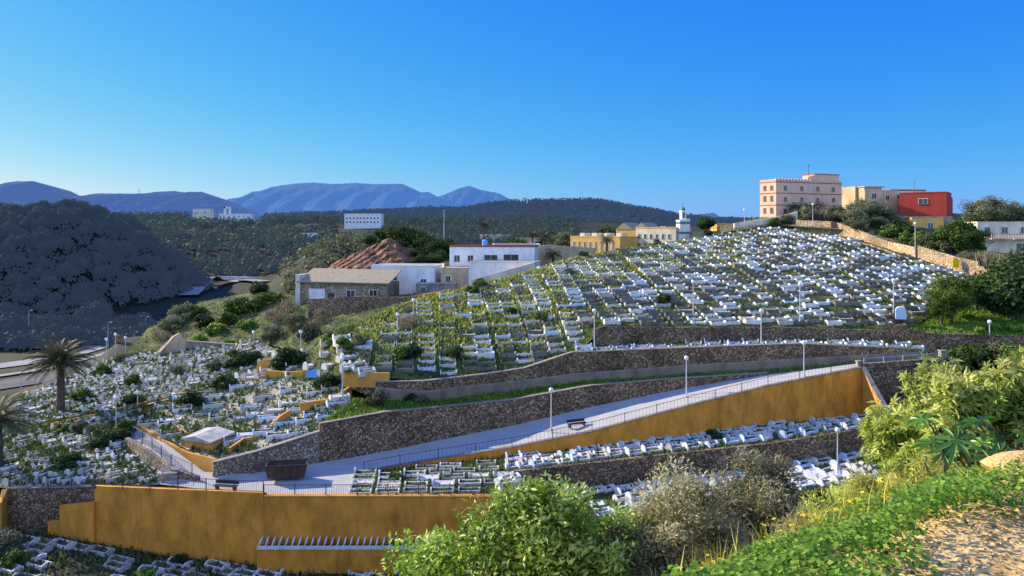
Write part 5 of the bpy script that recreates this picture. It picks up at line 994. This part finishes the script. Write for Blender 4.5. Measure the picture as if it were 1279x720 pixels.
# palms
def palm(name, px, py, Y, h, fl, nf, label, tr=.35, dry=8):
    p = P(px, py, Y); t = empty(name, p, label=label, cat='palm tree'); mb = MB(); pts = []; rs = []
    for k in range(19):
        z = h * k / 18; pts.append((.12 * math.sin(z * .5), 0, z - (.4 if k == 0 else 0))); rs.append(tr * (1.35 - .4 * k / 18) * (1.06 if k % 2 else .94) * (1.25 if k > 16 else 1))
    mb.tube(pts, rs, 9); mb.build('trunk', 'bark', t)
    V_, F_, tn = [], [], []; base = 0; top = np.array([pts[-1][0], 0, h])
    for i in range(nf):
        a = i * 2.39996; e = 1.35 - 1.75 * (i / nf) ** 1.0 + .1 * rnd.random(); L_ = fl * (.85 + .25 * rnd.random()); d = np.array([math.cos(a), math.sin(a), 0.0]); s_ = np.array([-d[1], d[0], 0.0]); ns = 26; prev = top.copy(); ca = e; spine = []
        for k in range(ns):
            ca = e - (1.15 if e > .2 else .75) * (k / ns) ** 1.5; prev = prev + (d * math.cos(ca) + np.array([0, 0, math.sin(ca)])) * L_ / ns; spine.append((prev.copy(), ca))
        V0 = np.array([q[0] for q in spine]); wv = np.array([0, 0, .025]) + s_ * .02
        m_ = len(V0); V_.append(V0 - wv); V_.append(V0 + wv); idx = np.arange(m_ - 1)
        F_ += [(base + k, base + k + 1, base + m_ + k + 1) for k in idx] + [(base + k, base + m_ + k + 1, base + m_ + k) for k in idx]; tn += [.3] * (2 * (m_ - 1)); base += 2 * m_
        for k in range(3, ns):
            q, ca = spine[k]; fw = d * math.cos(ca) + np.array([0, 0, math.sin(ca)]); upv = np.cross(fw, s_) * -1; ll = fl * .17 * math.sin(PI * min(1, (k + 2) / (ns + 2))) ** .6 + .08
            for sg in (-1, 1):
                dr = s_ * sg * .75 + fw * .6 + upv * (.28 + .1 * rnd.random()); dr /= np.linalg.norm(dr); wd = fw * .042 * max(1, fl / 3)
                V_.append(np.array([q - wd, q + wd, q + dr * ll - np.array([0, 0, .12 * ll])])); F_.append((base, base + 1, base + 2)); base += 3; tn.append(min(1, max(0, .35 + .35 * (e / 1.3) + .3 * (rnd.random() - .3))))
    link('fronds', npmesh('fronds', np.concatenate(V_), np.array(F_), ['leaf palm'], tint=np.array(tn)), t)
palm('palm_tree', 75, 517, 94, 6.6, 4.2, 75, 'tall date palm standing among the left graves', .42)
palm('palm_tree', -4, 590, 78, 5.2, 4.0, 60, 'date palm cut by the left edge with drooping fronds', .42)
for px, py, Y, h, l in [(604, 300, 225, 4.5, 'small palm behind the white house roof'), (680, 309, 215, 3.0, 'small palm before the big grey tree'), (758, 313, 190, 2.5, 'small dark palm before the yellow block'), (691, 327, 160, 1.4, 'low palm by the long tan wall'), (665, 306, 230, 3, 'tiny palm left of the grey tree'), (402, 306, 420, 6, 'distant palm in the valley woods'), (273, 418, 142, 1.0, 'stubby palm on the knoll')]:
    palm('palm_tree', px, py, Y, h, 2.3, 34, l, .22)

# grass between the graves
def grass_on(name, label, patches, n, size, m, T=T_blade(.10, .25), lean=.35, amp=None):
    pos = []
    for pt, k in patches:
        for _ in range(int(n * k)):
            p = pt.at(rnd.random(), rnd.random()); pos.append((p.x, p.y, p.z - .03))
    pos = np.array(pos); n_ = len(pos); al = rng.normal(size=(n_, 3)) * lean; al[:, 2] = 1; nr = rng.normal(size=(n_, 3)); nr[:, 2] *= .2
    cl = .5 + .5 * wob(pos[:, 0], pos[:, 1], .35); keep = rng.random(n_) < (.25 + .75 * cl)
    link(name, leafmesh(name, pos[keep], nr[keep], (size * (.5 + rng.random(n_)))[keep], T, m, .25 + .5 * rng.random(keep.sum()) + .25 * cl[keep], along=al[keep]), kind='stuff', label=label, cat='grass')
grass_on('grass', 'green and yellow grass growing between the graves of the slope', [(patchA, 1.0), (patchT, .06), (patchF1, .07), (patchF, .10), (patchH, .12), (patchR, .1)], 52000, .34, 'leaf mid', T_blade(.22, .35))
class Sub:
    def __init__(s, p, u0, u1, v0, v1): s.p, s.a = p, (u0, u1, v0, v1)
    def at(s, u, v): return s.p.at(s.a[0] + (s.a[1] - s.a[0]) * u, s.a[2] + (s.a[3] - s.a[2]) * v)
grass_on('grass', 'sunlit yellow green growth on the left flank graves', [(Sub(patchA, .02, .44, .15, 1), 1.0), (Sub(patchA, .44, .75, .5, 1), .35)], 14000, .45, 'leaf yellow', T_blade(.25, .4))
grass_on('weeds', 'leafy green weeds between the packed left graves', [(patchL1, .3), (patchL2, .55), (patchM, .25), (patchK, .3)], 14000, .42, 'leaf mid', T_blade(.3, .4))
grass_on('weeds', 'dark low growth between the packed left graves', [(patchL1, .22), (patchL2, .45), (patchM, .06)], 7000, .5, 'leaf dark', T_blade(.4, .4))
grass_on('grass', 'dry tufts between the packed left graves', [(patchL1, .35), (patchL2, .6), (patchM, .1), (patchK, .5), (patchV, .8), (patchN, .2), (patchQ, .6)], 16000, .36, 'leaf olive', T_blade(.25, .35))
grass_on('grass', 'fresh bright grass on the ledge and the grass triangle', [(patchLedge, 1.0), (patchR, .5), (patchV, .35)], 12000, .35, 'leaf lush', T_blade(.22, .35))

# ------------------------------------------------------------------ foreground
def big_bush(name, label, px, Y, top_py, rx, rz, n, size, T, m, k=46, cr=.28, ry=None, up=.5, part='foliage', bark='bark', lowcz=None, rough_top=0):
    g = np.random.default_rng(int(px)); X = (px - 640) / F * Y; top = ZC - (top_py - HZ) / F * Y; gz_ = gz(X, Y); t = empty(name, (X, Y, gz_), label=label, cat='bush')
    p, o, s = clump_points(n, rx, ry or rx, rz, k, top - gz_ - rz, cr, g, hollow=.45)
    nr = o * .8 + np.array([0, 0, up]) + .7 * g.normal(size=o.shape); al = o + .5 * g.normal(size=o.shape) + np.array([0, 0, .3])
    link(part, leafmesh(part, p, nr, size * (.55 + .9 * g.random(n)), T, m, s, along=al), t)
    mb = MB()
    for i in range(16):
        a = 2 * PI * i / 16 + rnd.random() * .3; r = rx * (.25 + .7 * rnd.random()); h = (top - gz_) - rz * (.15 + .9 * rnd.random())
        e = Vector((math.cos(a) * r * .8, math.sin(a) * r * .8, h * .86)); mb.tube([(.2 * math.cos(a), .2 * math.sin(a), -.3), e * .5 + Vector((0, 0, .1)), e], [.03, .02, .006], 5)
    mb.build('stems', bark, t); return t, (top - gz_ - rz)
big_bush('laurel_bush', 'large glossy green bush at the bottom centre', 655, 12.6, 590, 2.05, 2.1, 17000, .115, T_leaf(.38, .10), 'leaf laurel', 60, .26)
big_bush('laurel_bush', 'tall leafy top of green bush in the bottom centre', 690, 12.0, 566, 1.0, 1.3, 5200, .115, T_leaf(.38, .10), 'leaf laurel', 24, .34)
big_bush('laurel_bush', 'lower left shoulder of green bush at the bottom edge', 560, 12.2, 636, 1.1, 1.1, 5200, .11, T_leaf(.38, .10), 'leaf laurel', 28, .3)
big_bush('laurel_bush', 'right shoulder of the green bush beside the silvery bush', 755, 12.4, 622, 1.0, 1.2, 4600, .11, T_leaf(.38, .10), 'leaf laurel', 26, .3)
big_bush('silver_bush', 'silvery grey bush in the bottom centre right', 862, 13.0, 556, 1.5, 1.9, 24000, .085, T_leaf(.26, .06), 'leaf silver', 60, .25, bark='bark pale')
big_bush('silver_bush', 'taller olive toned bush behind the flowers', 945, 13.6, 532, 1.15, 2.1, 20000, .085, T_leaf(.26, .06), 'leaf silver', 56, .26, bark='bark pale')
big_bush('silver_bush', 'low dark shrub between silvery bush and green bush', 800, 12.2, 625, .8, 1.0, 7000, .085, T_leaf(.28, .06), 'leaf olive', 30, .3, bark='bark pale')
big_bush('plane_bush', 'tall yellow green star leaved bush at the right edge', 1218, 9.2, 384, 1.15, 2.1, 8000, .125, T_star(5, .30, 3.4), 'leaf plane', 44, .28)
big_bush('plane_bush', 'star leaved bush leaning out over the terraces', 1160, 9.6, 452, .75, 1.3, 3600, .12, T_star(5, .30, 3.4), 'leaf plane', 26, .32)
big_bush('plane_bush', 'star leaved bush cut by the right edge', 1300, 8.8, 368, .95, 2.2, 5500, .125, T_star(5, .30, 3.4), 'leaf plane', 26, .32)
big_bush('fennel_bush', 'feathery yellow green bush behind the ground cover', 1108, 8.6, 572, .50, .66, 7000, .07, T_leaf(.14, .02), 'leaf yellow', 26, .32)
big_bush('fennel_bush', 'feathery green bush left of the yellow one', 1055, 9.2, 588, .46, .66, 5200, .075, T_leaf(.14, .02), 'leaf plane', 22, .32)
big_bush('fennel_bush', 'feathery yellow bush below the star leaved bush', 1170, 8.0, 545, .50, .66, 6500, .07, T_leaf(.14, .02), 'leaf yellow', 24, .32)
big_bush('fennel_bush', 'dry feathery bush beside the silvery bushes', 1015, 9.5, 620, .5, .6, 4500, .08, T_leaf(.12, .02), 'leaf reed', 22, .32)
big_bush('thorn_bush', 'bare thorny twigs above the feathery bushes', 1092, 9.8, 575, .45, .5, 1300, .09, T_leaf(.12, .02), 'leaf dry', 16, .4, bark='bark pale')
# castor oil plant
def castor(px, py, Y, n, s, label, seed):
    g = random.Random(seed); c = P(px, py, Y); gr = gz(c.x, c.y); t = empty('castor_plant', (c.x, c.y, gr), label=label, cat='plant'); H_ = c.z - gr; mb = MB(); pos, nr, al = [], [], []
    for i in range(n):
        a = 2 * PI * i / n + g.random() * .5; r = s * (.5 + .9 * g.random()); z = H_ + s * (g.random() - .45) * 1.3; e = Vector((math.cos(a) * r, math.sin(a) * r, z))
        mb.tube([(0, 0, H_ - s * 1.0), e * .6 + Vector((0, 0, H_ * .38)), e], [.014, .009, .006], 4); pos.append(e); nr.append((math.cos(a) * .5, math.sin(a) * .5 - .35, .75)); al.append((math.cos(a), math.sin(a), -.35))
    mb.tube([(0, 0, -.2), (0, 0, H_)], [.04, .02], 6); mb.build('stems', 'bark', t)
    link('leaves', leafmesh('leaves', np.array([tuple(p) for p in pos]), np.array(nr), s * (.7 + .4 * rng.random(n)), T_star(8, .25, 5.2), 'leaf castor', along=np.array(al)), t)
castor(1222, 566, 6.6, 9, .27, 'dark green plant with large hand shaped leaves beside the dirt', 3)
castor(1272, 552, 6.4, 8, .26, 'second large leaved plant at the right edge', 4)
castor(1182, 545, 7.0, 5, .2, 'small large leaved plant in front of the feathery bush', 5)
# ground cover
def cover(name, label, n, m, size, hmin, hmax, cond, T, cat='ground cover', upw=1.2, xr=(.2, 6.5), yr=(2.6, 9.5)):
    X = rng.uniform(xr[0], xr[1], n); Y = rng.uniform(yr[0], yr[1], n); k = cond(X, Y); X, Y = X[k], Y[k]
    zz = near_h(X, Y) + ZC; hm = .5 + .5 * wob(X, Y, 3.1); h = (hmin + (hmax - hmin) * (hm ** 1.2)) ; hh = h * rng.random(len(X)) ** .5
    pos = np.stack([X, Y, zz + hh], 1); nr = rng.normal(size=pos.shape) * .7; nr[:, 2] = np.abs(nr[:, 2]) + upw; nr[:, 1] -= .35
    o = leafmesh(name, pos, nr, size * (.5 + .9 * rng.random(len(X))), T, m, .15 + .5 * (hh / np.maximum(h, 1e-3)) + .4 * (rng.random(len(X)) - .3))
    return link(name, o, kind='stuff', label=label, cat=cat)
ex_ = np.array([-3, .76, 1.95, 3.2, 6, 14]); ey_ = np.array([2.4, 3.25, 3.7, 4.75, 5.6, 7])
def dist(X, Y): return Y - np.interp(X, ex_, ey_)
cover('ground_cover', 'dense bright green leafy ground cover along the dirt edge', 190000, 'leaf clover', .029, .03, .24, lambda X, Y: (dist(X, Y) > -.26 - np.interp(X, [.8, 1.3, 2.4, 3.1], [.0, .14, .14, .0]) + .30 * wob(X, Y, 2.3) + .18 * wob(X, Y, 6.1) + .25 * rng.random(len(X))**3) & (dist(X, Y) < 2.9) & (X > .7), T_leaf(.9, .12))
cover('wild_grass', 'wild grass blades growing through the green cover', 9000, 'leaf yellow', .16, .0, .05, lambda X, Y: (dist(X, Y) > -.1) & (dist(X, Y) < 2.4) & (wob(X, Y, 1.9) > 0.1), T_blade(.03, .3), cat='grass', upw=-.5)
cover('withered_leaves', 'withered straw coloured leaves along the edge of the dirt', 14000, 'leaf dry', .035, .0, .06, lambda X, Y: (dist(X, Y) > -.75 + .4 * wob(X, Y, 3.3)) & (dist(X, Y) < .3), T_leaf(.4, .1), cat='dead leaves')
cover('ground_cover', 'sparse small weeds scattered on the dirt', 9000, 'leaf clover', .03, .01, .05, lambda X, Y: (dist(X, Y) > -1.2) & (dist(X, Y) < 0) & (wob(X, Y, 4.1) > .35), T_leaf(.8, .1))
cover('marigold_flowers', 'orange marigolds along the far side of the green cover', 2600, 'petal orange', .03, .14, .30, lambda X, Y: (dist(X, Y) > .9) & (dist(X, Y) < 3.0) & (X < 2.8) & (wob(X, Y, 2.2) > -.1), T_star(6, .5, 5.4), cat='flowers')
cover('mustard_flowers', 'yellow flowers at the back of the green cover', 1300, 'petal yellow', .03, .2, .42, lambda X, Y: (dist(X, Y) > 1.2) & (dist(X, Y) < 3.2), T_star(5, .5, 5.2), cat='flowers')
n = 5000; X = rng.uniform(.6, 5.5, n); Y = rng.uniform(3, 9, n); k = (dist(X, Y) > 1.0) & (dist(X, Y) < 3.4); X, Y = X[k], Y[k]; pos = np.stack([X, Y, near_h(X, Y) + ZC], 1); al = rng.normal(size=pos.shape) * .3; al[:, 2] = 1; nr = rng.normal(size=pos.shape); nr[:, 2] *= .2
link('tall_grass', leafmesh('tall_grass', pos, nr, .12 + .3 * rng.random(len(X)), T_blade(.012, .3), 'leaf yellow', along=al), kind='stuff', label='thin yellow grass stalks behind the green cover', cat='grass')
# pebbles and stones on the dirt
def rock_mesh(r, seed):
    import bmesh
    bm = bmesh.new(); bmesh.ops.create_icosphere(bm, subdivisions=3, radius=r); g = random.Random(seed); off = [Vector((g.uniform(-1, 1), g.uniform(-1, 1), g.uniform(-1, 1))).normalized() for _ in range(14)]
    for v in bm.verts:
        d = v.co.normalized(); k = 1.0
        for o in off: k = min(k, .78 / max(.78, d.dot(o)) if d.dot(o) > .78 else k)
        v.co = v.co * k * Vector((1, .8, .55)).length / 1.4; v.co.x *= 1.2; v.co.z *= .62
    me = bpy.data.meshes.new('rock'); bm.to_mesh(me); bm.free(); me.materials.append(MAT['dirt']); return me
rk = [rock_mesh(1, i) for i in range(4)]
p = P(1292, 618, 4.9); o = link('rock', rk[0], label='flat reddish rock at the right edge above the dirt', cat='rock'); o.location = (p.x, p.y, gz(p.x, p.y) + .02); o.scale = (.30, .3, .2)
V = []; Fc = []
tv, tf = np.array([(1, 0, 0), (0, 1, 0), (-1, 0, 0), (0, -1, 0), (0, 0, .7), (0, 0, -.7)], float), np.array([(0, 1, 4), (1, 2, 4), (2, 3, 4), (3, 0, 4), (1, 0, 5), (2, 1, 5), (3, 2, 5), (0, 3, 5)])
n = 2500; X = rng.uniform(.6, 5, n); Y = rng.uniform(2.4, 6, n); k = dist(X, Y) < .1; X, Y = X[k], Y[k]; pos = np.stack([X, Y, near_h(X, Y) + ZC], 1)
Vv, Ff = scatter(pos, frames(rng.normal(size=pos.shape)), .006 + .018 * rng.random(len(X)) ** 3, (tv, tf)); link('pebbles', npmesh('pebbles', Vv, Ff, ['dirt']), kind='stuff', label='small pebbles strewn on the dirt', cat='pebbles')
print('OBJECTS', len(bpy.data.objects))
